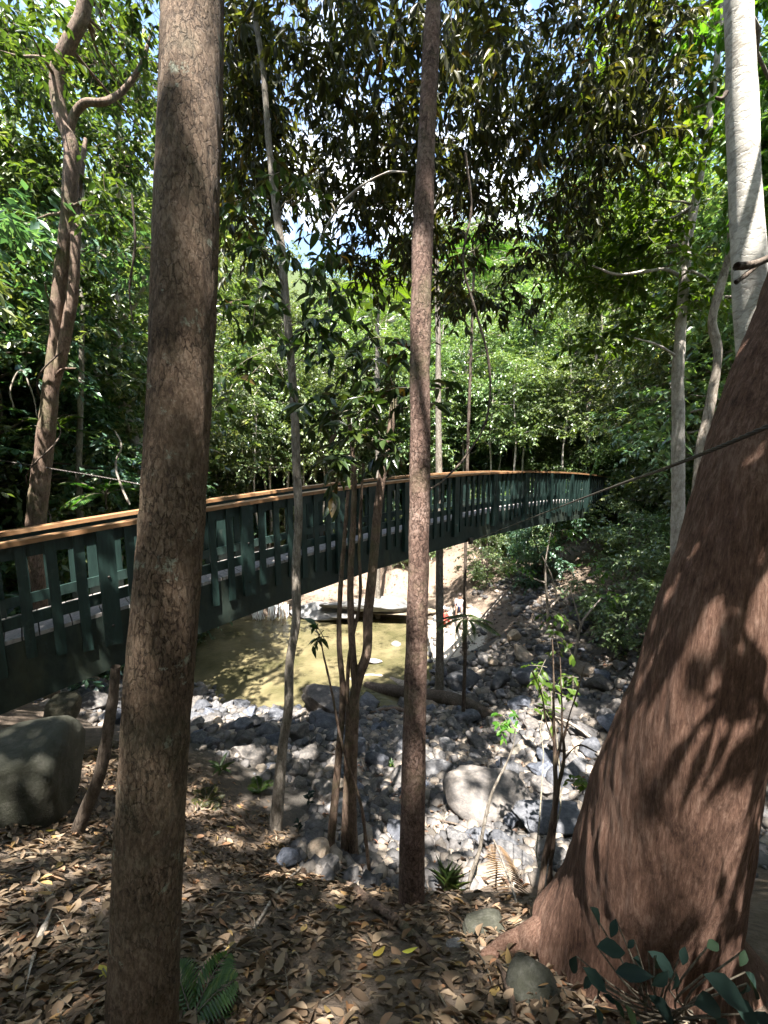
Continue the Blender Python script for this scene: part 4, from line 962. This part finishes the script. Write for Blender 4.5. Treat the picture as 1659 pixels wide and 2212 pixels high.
def scatter(kinds, xr, yr, n, mind, sc=1.0, avoid=lambda x, y: False):
    pts = []; t = 0
    while len(pts) < n and t < 4000:
        t += 1; x = random.uniform(*xr); y = random.uniform(*yr)
        if avoid(x, y) or any((x - a) ** 2 + (y - b) ** 2 < mind ** 2 for a, b in pts): continue
        kd = random.choice(kinds)
        if shades(x, y, kd, sc): continue
        pts.append((x, y)); place(kd, x, y, sc)
SUNPTS = np.array([BP(x, -.05, zr(x) - .6) for x in np.arange(4, 9.4, .5)] + [(2.4, 14.8, -6.6), (-1.5, 15, -7), (1, 15, -7), (-3, 12.5, -7), (0, 21, -5), (-3, 22, -5), (3, 22, -5)])
HT = {'tall': 13.5, 'tall2': 12.5, 'bushy': 8.2, 'bluish': 8.6, 'thin': 9.5, 'shrub': 3.4, 'shrub2': 2.8, 'shrub3': 3}
def shades(x, y, kind, sc):
    h = tz(x, y) + HT[kind] * sc * 1.1; R = (2.7 if HT[kind] > 9 else 2.0 if HT[kind] > 5 else 1.1) * sc * .8
    uh = U[:2]; d = np.array([x, y]) - SUNPTS[:, :2]; t = (d @ uh) / (uh @ uh); near = np.linalg.norm(d - t[:, None] * uh, axis=1) < R
    return bool((near & (t > 0) & (SUNPTS[:, 2] + t * U[2] < h)).any())
openpool = lambda x, y: y < 22.5 and -8.5 < x < 4.2
# understorey on the banks
scatter(['shrub', 'shrub2', 'shrub'], (-9, 8), (22, 27), 20, 1.4)
scatter(['shrub', 'shrub2', 'shrub3'], (-16, 14), (27, 36), 22, 1.8, 1.25)
scatter(['shrub3', 'shrub2', 'shrub3'], (-16, -7.6), (7, 21), 26, 1.2, 1.0, openpool)
scatter(['shrub2', 'shrub', 'shrub3'], (6.2, 17), (12, 24), 24, 1.3, 1.0, lambda x, y: abs(y - (8.1 + .937 * x)) < 1.4)
scatter(['shrub2', 'shrub'], (4.6, 9), (17, 23), 9, 1.2, .9, lambda x, y: abs(y - (8.1 + .937 * x)) < 1.4)
scatter(['shrub2', 'shrub'], (6.5, 11), (6.5, 12.5), 8, 1.4, .9)
scatter(['shrub', 'shrub3', 'shrub', 'shrub2'], (-14, -6.8), (7.5, 15), 16, 1.2, 1.55, openpool)
scatter(['shrub', 'shrub2'], (9.5, 16), (17, 26), 14, 1.2, 1.3, lambda x, y: abs(y - (8.1 + .937 * x)) < 1.3 and x < 12)
# trees
scatter(['tall', 'tall2', 'bushy', 'thin'], (-14, 16), (25, 33), 20, 3.0)
scatter(['tall', 'tall2', 'tall'], (-26, 28), (34, 46), 18, 4.5, 1.15)
scatter(['bluish', 'tall', 'bushy', 'bluish'], (-17, -9), (7, 23), 15, 2.6, 1.0, openpool)
scatter(['tall', 'bushy', 'thin', 'tall2'], (10, 20), (8, 24), 15, 2.6, 1.0, lambda x, y: abs(y - (8.1 + .937 * x)) < 1.7 and x < 12.5)
scatter(['thin'], (5, 9), (19, 25), 7, 1.0)
scatter(['thin'], (-10, 9), (22.5, 30), 26, 1.0, 1.15)
scatter(['thin'], (-7, 6), (19.5, 23), 16, .8, 1.2)
scatter(['thin'], (-14, -8.5), (9, 20), 7, 1.2, 1.1)
scatter(['bluish', 'bushy'], (-12, -8), (3.5, 8), 5, 2.0, 1.2)
scatter(['tall', 'bluish', 'tall2', 'bushy'], (-15, -7.5), (8.5, 16), 12, 1.8, 1.15)
scatter(['bluish', 'tall2', 'bushy'], (-9, 9), (23, 27), 14, 1.7, .9)
scatter(['shrub', 'shrub2', 'shrub3', 'shrub'], (-24, 24), (28, 46), 70, 1.8, 1.9)
scatter(['tall', 'tall2', 'bushy'], (-22, 22), (28, 44), 26, 2.5, 1.0)
scatter(['tall', 'bushy', 'tall2'], (8.5, 15), (8, 15), 7, 2.0, 1.1, lambda x, y: abs(y - (8.1 + .937 * x)) < 1.9)
for x, y, kd, sc in [(-7, -6, 'bushy', 1.2), (-3.5, -8.5, 'bluish', 1.2), (.5, -9, 'bushy', 1.25), (4.5, -8.5, 'bluish', 1.2), (8, -6.5, 'bushy', 1.2), (10, -2.5, 'bluish', 1.2), (10, 2, 'bushy', 1.1), (-9, -2.5, 'bluish', 1.2), (-8.5, 1.2, 'bushy', 1.1),  # unseen plants added to cut off sky light from behind the camera
                     (-5, -5, 'shrub3', 1.3), (-1.5, -6, 'shrub2', 1.3), (2.5, -6, 'shrub3', 1.3), (6, -5, 'shrub2', 1.3), (8, -.5, 'shrub3', 1.3), (7.5, 3.2, 'shrub2', 1.2), (-6.5, -1, 'shrub2', 1.2), (0, -6.5, 'bluish', .8), (3.8, -4.6, 'bushy', .8), (6.4, -2, 'bushy', .75), (-3.6, -5, 'bushy', .8)]:
    if shades(x, y, kd, sc): continue
    dup(PR[kd], (x, y, tz(x, y) - .05), random.uniform(0, 6.3), sc, LOOK[kd] + ' unseen behind the viewpoint, added to shade the near bank', LOOK[kd] + 's behind the viewpoint')
for k_, r_ in PR.items():       # the first of each kind stands in the forest too
    x, y = {'tall': (-3, 31), 'tall2': (4, 29), 'bushy': (-7, 26), 'bluish': (-10.5, 13), 'thin': (7.5, 21), 'shrub': (-2, 23.6), 'shrub2': (5.5, 22), 'shrub3': (-9, 17)}[k_]
    r_.location = (x, y, tz(x, y)); r_['label'] = LOOK[k_] + ' ' + {'tall': 'directly above the waterfall far up the slope', 'tall2': 'far up the slope above the beach', 'bushy': 'beyond the pool to the left', 'bluish': 'among the bushes left of the pool', 'thin': 'close behind the far bridge end', 'shrub': 'on the leaf strewn flat beyond the pool', 'shrub2': 'at the back of the gravel beach', 'shrub3': 'at the left shore of the pool'}[k_]

# palms and tree ferns
frond_plant('palm_tree', 'feathery palm with sunlit yellow fronds behind the thin trunk cluster', 'palm', PY(815, 640, 17) * np.array([1, 1, 0]) + np.array([0, 0, tz(PY(815, 640, 17)[0], 17)]), 12, 2.4, .6, 34, .55, .035, LF['bright'], PY(815, 620, 17)[2] - tz(PY(815, 640, 17)[0], 17), .1, (.1, 1.2), 81, BK['grey'])
frond_plant('palm_tree', 'dark green palm right of the centre trunk with arching feathered fronds', 'palm', PY(1025, 545, 13) * np.array([1, 1, 0]) + np.array([0, 0, tz(PY(1025, 545, 13)[0], 13)]), 12, 1.7, .6, 34, .38, .028, LF['green'], PY(1025, 545, 13)[2] - tz(PY(1025, 545, 13)[0], 13), .05, (.1, 1.2), 82, BK['dark'])
bf = hit(1000, 1556); topz = PY(995, 1335, bf[1])[2]
frond_plant('tree_fern', 'small dark stemmed tree fern beside the gravel beach', 'tree fern', bf, 9, .85, .45, 26, .2, .03, LF['fern'], topz - bf[2], .045, (-.05, .35), 83, BK['dark'])
frond_plant('fern', 'sunlit small fern on the bank edge left of the pale sapling', 'fern', hit(560, 1712), 11, .34, .5, 20, .07, .016, LF['fern'], 0, 0, (.5, 1.3), 84)
frond_plant('fern', 'dark shaded fern against the right edge of the plated trunk', 'fern', hit(445, 1735), 11, .3, .5, 20, .065, .015, LF['dark'], 0, 0, (.4, 1.2), 85)
for i_, (px, py, lab) in enumerate([(40, 1080, 'yellow green fern clump behind the left end of the bridge'), (110, 900, 'pale fern frond clump left of the crooked forked trunk'), (225, 1040, 'dark fern clump between the forked trunk and the plated trunk')]):
    q = PY(px, py, 8.2); frond_plant('fern', lab, 'fern', (q[0], 8.2, max(q[2] - .3, tz(q[0], 8.2))), 10, 1.0, .5, 26, .2, .03, LF['fern'], .01, .02, (.3, 1.2), 86 + i_)

def rosette(lab, px, py, n, ll, lw, mat, seed, h=.06, cat='plant', name='seedling', elev=(.1, .9), stem=True):
    r = np.random.default_rng(seed); b = hit(px, py); root = thing(name, lab, cat, b); z = np.zeros(3)
    a = np.arange(n) * 2.4 + r.uniform(-.3, .3, n); e = r.uniform(*elev, n)
    d = np.stack([np.cos(a) * np.cos(e), np.sin(a) * np.cos(e), np.sin(e)], 1); hh = np.linspace(.35, 1, n) * h
    pos = np.stack([0 * a, 0 * a, hh], 1); L = ll * r.uniform(.7, 1.2, n)
    obj('leaves', *leaves(L_NEAR, pos, d, np.tile([0, 0, 1.0], (n, 1)) + r.normal(0, .2, (n, 3)), L, L * lw), mat, root, z)
    if stem: obj('stem', *tube([(0, 0, -.03), (0, 0, h * .5), (0, 0, h)], [.006, .004], 6), BK['twig'], root, z)
    return root
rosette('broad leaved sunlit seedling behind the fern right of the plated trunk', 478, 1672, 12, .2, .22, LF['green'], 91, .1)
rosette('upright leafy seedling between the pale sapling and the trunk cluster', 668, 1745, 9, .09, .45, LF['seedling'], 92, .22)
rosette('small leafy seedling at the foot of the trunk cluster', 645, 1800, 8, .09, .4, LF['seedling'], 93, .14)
rosette('low green plant among the stones left of the centre trunk', 845, 1665, 20, .09, .4, LF['green'], 94, .16, elev=(-.1, 1.1))
frond_plant('fern', 'low dark green broad fronded fern at the bottom beside the plated trunk', 'fern', hit(415, 2205), 7, .26, .4, 15, .062, .013, LF['fern'], 0, 0, (.3, .9), 95, rot=.4)
# grass tuft
r = np.random.default_rng(5); b = hit(968, 1925); n = 60; a = r.uniform(0, 6.3, n); e = r.uniform(.8, 1.45, n)
root = tag(obj('grass_tuft', *leaves(L_NEAR, np.stack([r.normal(0, .02, n), r.normal(0, .02, n), 0 * a], 1), np.stack([np.cos(a) * np.cos(e), np.sin(a) * np.cos(e), np.sin(e)], 1), np.tile([0, 0, 1.0], (n, 1)), r.uniform(.15, .32, n), np.full(n, .009)), LF['green']), 'tuft of thin strap grass right of the centre trunk base', 'grass tuft'); root.location = tuple(b)

# large leaved plant in the lower right corner
bq = hit(1395, 2205)
root = thing('broadleaf_plant', 'dark broad leaved plant in front of the foot of the huge leaning trunk', 'plant', bq)
specs = [(1275, 1960, 100, 60), (1330, 1985, 60, 120), (1245, 2065, 80, 100), (1290, 2045, 110, 10), (1370, 2030, 40, 130), (1400, 2055, 130, 40), (1260, 2090, 95, 35), (1330, 2100, 120, -20), (1480, 2045, 60, 110), (1520, 2105, 170, 30), (1570, 2140, 150, 50), (1400, 2150, 140, 45), (1500, 2170, 150, 20), (1460, 2100, 70, 100), (1610, 2100, 120, 60), (1350, 2170, 100, 70), (1290, 2130, 60, 80), (1620, 2190, 140, 30), (1545, 2200, 110, 50)]
specs += [(random.uniform(1240, 1640), random.uniform(2040, 2210), random.uniform(50, 110), random.uniform(0, 140)) for _ in range(12)]
pos, dd, uu, ll_, ww = [], [], [], [], []
st = Geo()
for i, (px, py, ln, an) in enumerate(specs):
    D = .95 + .07 * (i % 3); p = P(px, py, D); a = math.radians(an)
    d = RT * math.cos(a) - UP * math.sin(a) + FW * random.uniform(-.4, .3)
    pos.append(p); dd.append(d); uu.append(-FW * .6 + UP + RT * random.uniform(-.5, .5)); l = ln / FPX * D * .6; ll_.append(l); ww.append(l * random.uniform(.36, .5))
    st.add(*tube(smooth_path([bq + np.array([random.uniform(-.05, .25), 0, -.02]), (bq + p) / 2 + np.array([0, -.02, .04]), p], 8), [.004, .002], 5))
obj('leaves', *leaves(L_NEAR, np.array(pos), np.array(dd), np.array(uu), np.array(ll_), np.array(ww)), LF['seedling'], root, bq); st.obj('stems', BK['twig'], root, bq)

# ------------------------------------------------------------------ logs, roots, debris
def log(name, lab, pts, rad, mat, cat, n=60, ns=18, disp=None):
    pts = [np.array(p) for p in pts]; V, F = tube(smooth_path(pts, n), rad, ns, disp=disp or bumpy(.02, 5, 5, .008, 24))
    return tag(obj(name, V, F, mat, None, pts[0]), lab, cat)
def G(px, py, dz=0): return hit(px, py) + np.array([0, 0, dz])
log('fallen_log', 'dark fallen log lying on stones behind the centre trunk', [G(790, 1500, .25), G(900, 1515, .22), G(1000, 1530, .16), G(1075, 1560, .05)], [.16, .2, .19, .13], BK['dark'], 'log')
log('fallen_log', 'bleached sunlit log at the pool edge left of the centre trunk', [G(755, 1490, .3), G(800, 1482, .3), G(850, 1490, .26), G(895, 1502, .2)], [.1, .14, .15, .14], BK['dead'], 'log')
log('driftwood', 'split reddish driftwood under the bleached sunlit log', [G(800, 1545, .08), G(845, 1540, .12), G(900, 1548, .1)], [.03, .07, .05], BK['brown'], 'driftwood')
log('exposed_root', 'exposed brown root crossing the leaf litter from the trunk cluster toward the big trunk', [G(668, 1872, -.02), G(720, 1905, .035), G(800, 1960, .045), G(860, 2000, .03), G(905, 2040, .02), G(980, 2085, -.03)], [.02, .026, .028, .026, .022, .018], BK['brown'], 'root', 90, 16, bumpy(.007, 18, 18, .003, 60))
log('exposed_root', 'short pale branched root in the litter left of the long exposed root', [G(540, 2020, 0), G(590, 1950, .03), G(640, 1890, .03), G(655, 1870, 0)], [.008, .012, .013, .01], BK['dead'], 'root', 40, 10, bumpy(.004, 20, 20))
log('exposed_root', 'thick reddish buttress root tapering into the litter left of the huge trunk', [G(1230, 2080, .10), G(1175, 2062, .085), G(1130, 2052, .05), G(1080, 2058, .015), G(1020, 2075, -.03)], [.12, .085, .055, .036, .02], BK['giant'], 'root', 70, 22, bumpy(.012, 9, 9, .004, 40))
log('exposed_root', 'pale root running from the flared base of the huge trunk', [G(1010, 2055, -.01), G(1070, 2060, .02), G(1130, 2050, .03), G(1170, 2040, .04)], [.01, .02, .026, .035], BK['dead'], 'root', 40, 12, bumpy(.006, 16, 16))
log('fallen_branch', 'thin stick lying in the litter beside the dark mossy rock', [G(1075, 2090, .03), G(1095, 2140, .04), G(1110, 2215, .03)], [.006, .006, .005], BK['brown'], 'stick', 20, 8)
log('fallen_branch', 'long thin stick on the litter in the lower left corner', [G(120, 1960, .03), G(80, 2060, .03), G(50, 2180, .03)], [.006, .007, .006], BK['dead'], 'stick', 20, 8)
log('fallen_branch', 'short broken branch in the leaves below the fern', [G(475, 1755, .02), G(515, 1775, .03), G(550, 1800, .02)], [.012, .014, .012], BK['brown'], 'stick', 20, 8)
log('fallen_branch', 'pale pole propped across the beach toward the tree fern', [G(960, 1440, .1), G(1040, 1350, .2), G(1090, 1300, .4)], [.03, .025, .02], BK['dead'], 'stick', 20, 8)
log('fallen_branch', 'dark stick on the stones below the centre trunk boulder', [G(940, 1780, .06), G(985, 1790, .07), G(1010, 1798, .05)], [.014, .013, .01], BK['dark'], 'stick', 20, 8)
log('fallen_branch', 'thin pale branch lying over the right bank boulders', [G(1180, 1560, .2), G(1240, 1590, .22), G(1290, 1620, .15)], [.03, .03, .02], BK['dead'], 'stick', 20, 8)
# fallen brown palm frond on the rocks
fb = G(1065, 1850, .22); ft = G(1130, 1985, .12); g = Geo(); dv = ft - fb
p_ = frond(g, fb, dv, np.linalg.norm(dv) * 1.05, .05, 34, .16, .005)
root = thing('fallen_frond', 'dead brown palm frond lying across the sunlit slab', 'palm frond', fb); g.obj('leaflets', LF['deadfrond'], root, fb); s_ = Geo(); s_.add(*tube(p_, [.012, .005], 6)); s_.obj('stalk', BK['dead'], root, fb)

# waterfall
g = Geo(); r = np.random.default_rng(12)
for i in range(46):
    px = r.uniform(545, 622); top = P(px, 1306 + r.uniform(-4, 6), 17.5 + r.uniform(-.15, .15)); L = top[2] - WZ
    q = [top + np.array([0, .15, .04]), top, top + np.array([r.normal(0, .03), -.1, -L * .45]), top + np.array([r.normal(0, .06), -.16, -L * r.uniform(.8, 1.0)])]
    g.add(*tube(smooth_path(q, 10), [.012, .02, .014, .007], 5))
tag(g.obj('waterfall', M_FOAM), 'small white waterfall spilling over dark rock into the pool', 'waterfall', kind='stuff')

# ------------------------------------------------------------------ two seated people at the far shore
def person(lab, loc, top, low, hat, face):
    root = thing('person', lab, 'person', loc)
    J = dict(p=(0, 0, .12), s=(0, .02, .32), c=(0, .03, .46), n=(0, .02, .55), h=(0, 0, .64), t=(0, .01, .73), l1=(-.08, -.02, .12), l2=(-.11, -.33, .3), l3=(-.11, -.42, .02), l4=(-.11, -.52, 0), r1=(.08, -.02, .12), r2=(.12, -.32, .29), r3=(.12, -.44, .02), r4=(.12, -.54, 0),
             a1=(-.16, .02, .47), a2=(-.22, -.08, .3), a3=(-.13, -.26, .27), b1=(.16, .02, .47), b2=(.22, -.08, .3), b3=(.13, -.27, .27))
    K = list(J); E = ['ps', 'sc', 'cn', 'nh', 'ht', ('p', 'l1'), ('l1', 'l2'), ('l2', 'l3'), ('l3', 'l4'), ('p', 'r1'), ('r1', 'r2'), ('r2', 'r3'), ('r3', 'r4'), ('c', 'a1'), ('a1', 'a2'), ('a2', 'a3'), ('c', 'b1'), ('b1', 'b2'), ('b2', 'b3')]
    R = dict(p=.12, s=.11, c=.12, n=.045, h=.085, t=.07, l1=.08, l2=.055, l3=.035, l4=.03, r1=.08, r2=.055, r3=.035, r4=.03, a1=.05, a2=.038, a3=.03, b1=.05, b2=.038, b3=.03)
    def skin(nm, keys, edges, grow, mat):
        me = bpy.data.meshes.new(nm); me.from_pydata([J[k] for k in keys], [(keys.index(a), keys.index(b)) for a, b in edges], [])
        me.materials.append(mat)
        o = bpy.data.objects.new(nm, me); COL.objects.link(o); o.parent = root; o.modifiers.new('s', 'SKIN').use_smooth_shade = True
        for i, k in enumerate(keys): me.skin_vertices[0].data[i].radius = (R[k] + grow,) * 2
        me.skin_vertices[0].data[0].use_root = True; m_ = o.modifiers.new('d', 'SUBSURF'); m_.levels = m_.render_levels = 2
    skin('body', K, [tuple(e) for e in E], 0, M_SKIN)
    skin('shirt', ['p', 's', 'c', 'a1', 'a2', 'b1', 'b2'], [('p', 's'), ('s', 'c'), ('c', 'a1'), ('a1', 'a2'), ('c', 'b1'), ('b1', 'b2')], .016, top)
    skin('trousers', ['p', 'l1', 'l2', 'r1', 'r2'], [('p', 'l1'), ('l1', 'l2'), ('p', 'r1'), ('r1', 'r2')], .018, low)
    V = IV * np.array([.1, .11, .075]) + np.array([0, .015, .735]); obj('hair' if hat is M_HAIR else 'hat', V, IF, hat, root, np.zeros(3))
    root.rotation_euler = (0, 0, face)
p = hit(958, 1350); person('person in red with a white hat seated at the edge of the gravel beach', p + np.array([0, 0, .02]), M_RED, M_RED, M_WHITE, .5)
p = hit(993, 1322); person('person in a white top and dark trousers seated behind the tree fern', p + np.array([0, 0, .05]), M_WHITE, M_NAVY, M_HAIR, -.3)

# ------------------------------------------------------------------ leaf clumps added out of view to shade the bank, sunny gaps carved in
WIN = [((.1, 2.5, -.3), .22), ((.1, 2.5, .3), .26), ((.1, 2.5, .9), .24), ((-1.5, 14, -7), 2.4), ((1.0, 14.5, -7), 2.0), ((-3.5, 13, -7), 1.4), ((2.4, 14.8, -6.8), 2.2), ((4, 12, -5.4), .6), ((6.2, 13.6, -1.2), .7), ((7.6, 15, -1.2), .6), ((9, 16, -1.2), .4),
       ((3.1, 3.4, 3.4), .6), ((3.0, 3.4, 4.6), .7), ((3, 6.4, .6), .3), ((3.4, 6.4, 2), .4), ((4.2, 6.4, 4), .5), ((2.6, 5.2, -5), .16), ((2.0, 4.4, -4.7), .4), ((3.2, 6.6, -5.5), .45), ((1.4, 4.6, -4.9), .3), ((1.35, 1.2, -.5), .38), ((1.0, 1.2, -1.0), .36), ((1.25, 1.2, -1.7), .26), ((1.55, 1.2, .1), .45),
       ((1.1, 3.6, -4.2), .25), ((-.3, 2.3, -2.9), .06), ((-.9, 3, -2.9), .08), ((-1.2, 6.3, -.8), .15), ((-.6, 6.9, -.7), .12), ((-1.9, 5.2, -1), .1), ((-1.2, 9.5, -6.5), .3), ((.8, 7, -5.8), .3), ((.9, 5, -5), .3), ((1.8, 6.2, -5.5), .2), ((3.4, 5.2, -4.7), .25), ((3.6, 8.4, -5.6), .5), ((1.0, 8.6, -6.4), .35), ((2.9, 4.2, -4.4), .3), ((-1.8, 8.6, -6), .3), ((.2, 6.4, -5.6), .25), ((-.8, 5.4, -5), .2), ((0, 22, -5), 4), ((1, 17, -1), 2)]
def blocked(c, R):
    for p, r_ in WIN:
        d = c - np.array(p); t = d @ U
        if np.linalg.norm(d - t * U) < r_ + R * .8: return True
    return False
BPTS = np.array([BP(x, -.05, zr(x) - dz) for x in np.arange(-5.5, 3.5, .25) for dz in (.1, .8, 1.5)])
def over_bridge(c, R):
    d = c - BPTS; t = d @ U
    return np.linalg.norm(d - t[:, None] * U, axis=1).min() < .1
rs = np.random.default_rng(78); FO = [T1_FO, Foliage(79)]; BR = [T1_BR, Geo()]; TIP = [T1_TIP, C2[-1]]
for ix in np.arange(-6, 9, .5):
    for iy in np.arange(-7, 7, .5):
        for lay in range(3):
            c = np.array([ix + rs.uniform(-.3, .3), iy + rs.uniform(-.3, .3), rs.uniform(6.6, 7.8) + (0, 1.8, 6)[lay]])
            R = rs.uniform(.2, .32)
            if c.dot(FW) > 0 and proj(c)[1] > -260 and abs(proj(c)[0] - CX) < 1300: continue
            if c[0] < -3.2 and c[1] > 1.2: continue
            if lay == 2 and (c[0] < -2 or c[1] < -6): continue
            if blocked(c, R) and not over_bridge(c, R): continue
            k = 0 if c[0] < 1.2 else 1
            FO[k].clump(c, R, 4, 9, .4, .2, .1, .35, 0)
            if lay == 0 and rs.random() < .05: limb(BR[k], TIP[k] - np.array([0, 0, rs.uniform(0, .8)]), c, .05, .012, .05)
for q in BPTS[::2]:  # further unseen clumps, set up the sun rays to keep the bridge dark
    if rs.random() < .12: continue
    t = 6.0
    while t < 24 and proj(q + U * t)[1] > -200 and (q + U * t).dot(FW) > .3: t += .4
    c = q + U * (t + rs.uniform(0, 1.5)); FO[1 if c[0] > 1.2 else 0].clump(c, .4, 4, 10, .5, .22, .1, .4, 0)
# unseen low sprays added to throw a dappled pattern over the big trunk
for q in range(210):
    pt = np.array([rs.uniform(.55, 2.0), 1.15, rs.uniform(-2.1, .6)]); pt[0] += .3 * (pt[2] + 1)
    c = pt + U * (rs.uniform(.8, 2.0) / U[2])
    near = False
    for e in ((-.42, 0, 0), (.42, 0, 0), (0, .42, 0), (0, -.42, 0), (0, 0, .42), (0, 0, -.42), (0, 0, 0), (-.3, .3, -.3), (-.3, .3, .3)):
        p_ = c + np.array(e); d_ = p_.dot(FW)
        if d_ > -.05 and (d_ < .05 and abs(p_[0]) < .5 or d_ >= .05 and abs(p_[0] / d_) < 1.1 and p_.dot(UP) / d_ < 1.45): near = True
    if near: continue
    FO[1].clump(c, .2, 3, 10, .34, .13, .05, .5, .004)
    if q % 12 == 0: limb(BR[1], C2[-1], c, .012, .004)
BR[0].obj('branches', BK['brown'], T1, b1); FO[0].build('crown', L_FAR, LF['green'], T1, b1)  # this crown is the added shade clumps on the left side
for V, F in zip(FO[1].tw.V, FO[1].tw.F): BR[1].V.append(V); BR[1].F.append(F - F.min() + BR[1].n); BR[1].n += len(V)
BR[1].obj('branches', BK['brown'], T2g, b2); FO[1].build('crown', L_FAR, LF['green'], T2g, b2)  # this crown is the added shade clumps and dapple sprays

# ------------------------------------------------------------------ camera, light, sky
cam = bpy.data.cameras.new('camera'); co = bpy.data.objects.new('camera', cam); COL.objects.link(co)
cam.sensor_fit = 'VERTICAL'; cam.sensor_height = 36; cam.sensor_width = 27; cam.lens = FPX / 2212 * 36
co.rotation_euler = (PI / 2 - TH, 0, 0); cam.clip_start = .05; cam.clip_end = 1000; S.camera = co
sun = bpy.data.lights.new('sun', 'SUN'); so = bpy.data.objects.new('sun', sun); COL.objects.link(so)
sun.energy = 4.9; sun.angle = math.radians(.53); sun.color = (1, .955, .89)
so.rotation_euler = Vector(-U).to_track_quat('-Z', 'Y').to_euler(); so.location = (8, -8, 20)
w = bpy.data.worlds.new('World'); S.world = w; w.use_nodes = True; nt = w.node_tree
bg = nt.nodes['Background']; sky = nt.nodes.new('ShaderNodeTexSky'); sky.sky_type = 'NISHITA'; sky.sun_disc = False
sky.sun_elevation = math.asin(U[2]); sky.sun_rotation = math.atan2(U[0], U[1]); sky.air_density = 1.2; sky.dust_density = 1.0
tc = nt.nodes.new('ShaderNodeTexCoord')
nz = noise(nt, tc.outputs['Generated'], 2.6, 5, .6)
cl = ramp(nt, nz, [(.5, (0, 0, 0)), (.62, (1, 1, 1))])
mx = mixc(nt, cl, sky.outputs[0], (9.0, 9.2, 9.6))
nt.links.new(mx, bg.inputs[0]); bg.inputs[1].default_value = .08
vs = S.view_settings; vs.view_transform = 'Standard'; vs.look = 'None'; vs.exposure = 2.75; vs.gamma = 1; vs.use_curve_mapping = False
cy = S.cycles; cy.use_denoising = True; cy.max_bounces = 7; cy.diffuse_bounces = 4; cy.glossy_bounces = 2; cy.transmission_bounces = 4; cy.transparent_max_bounces = 4
cy.use_adaptive_sampling = True; cy.adaptive_threshold = .015; cy.sample_clamp_indirect = 6; cy.caustics_reflective = False; cy.caustics_refractive = False
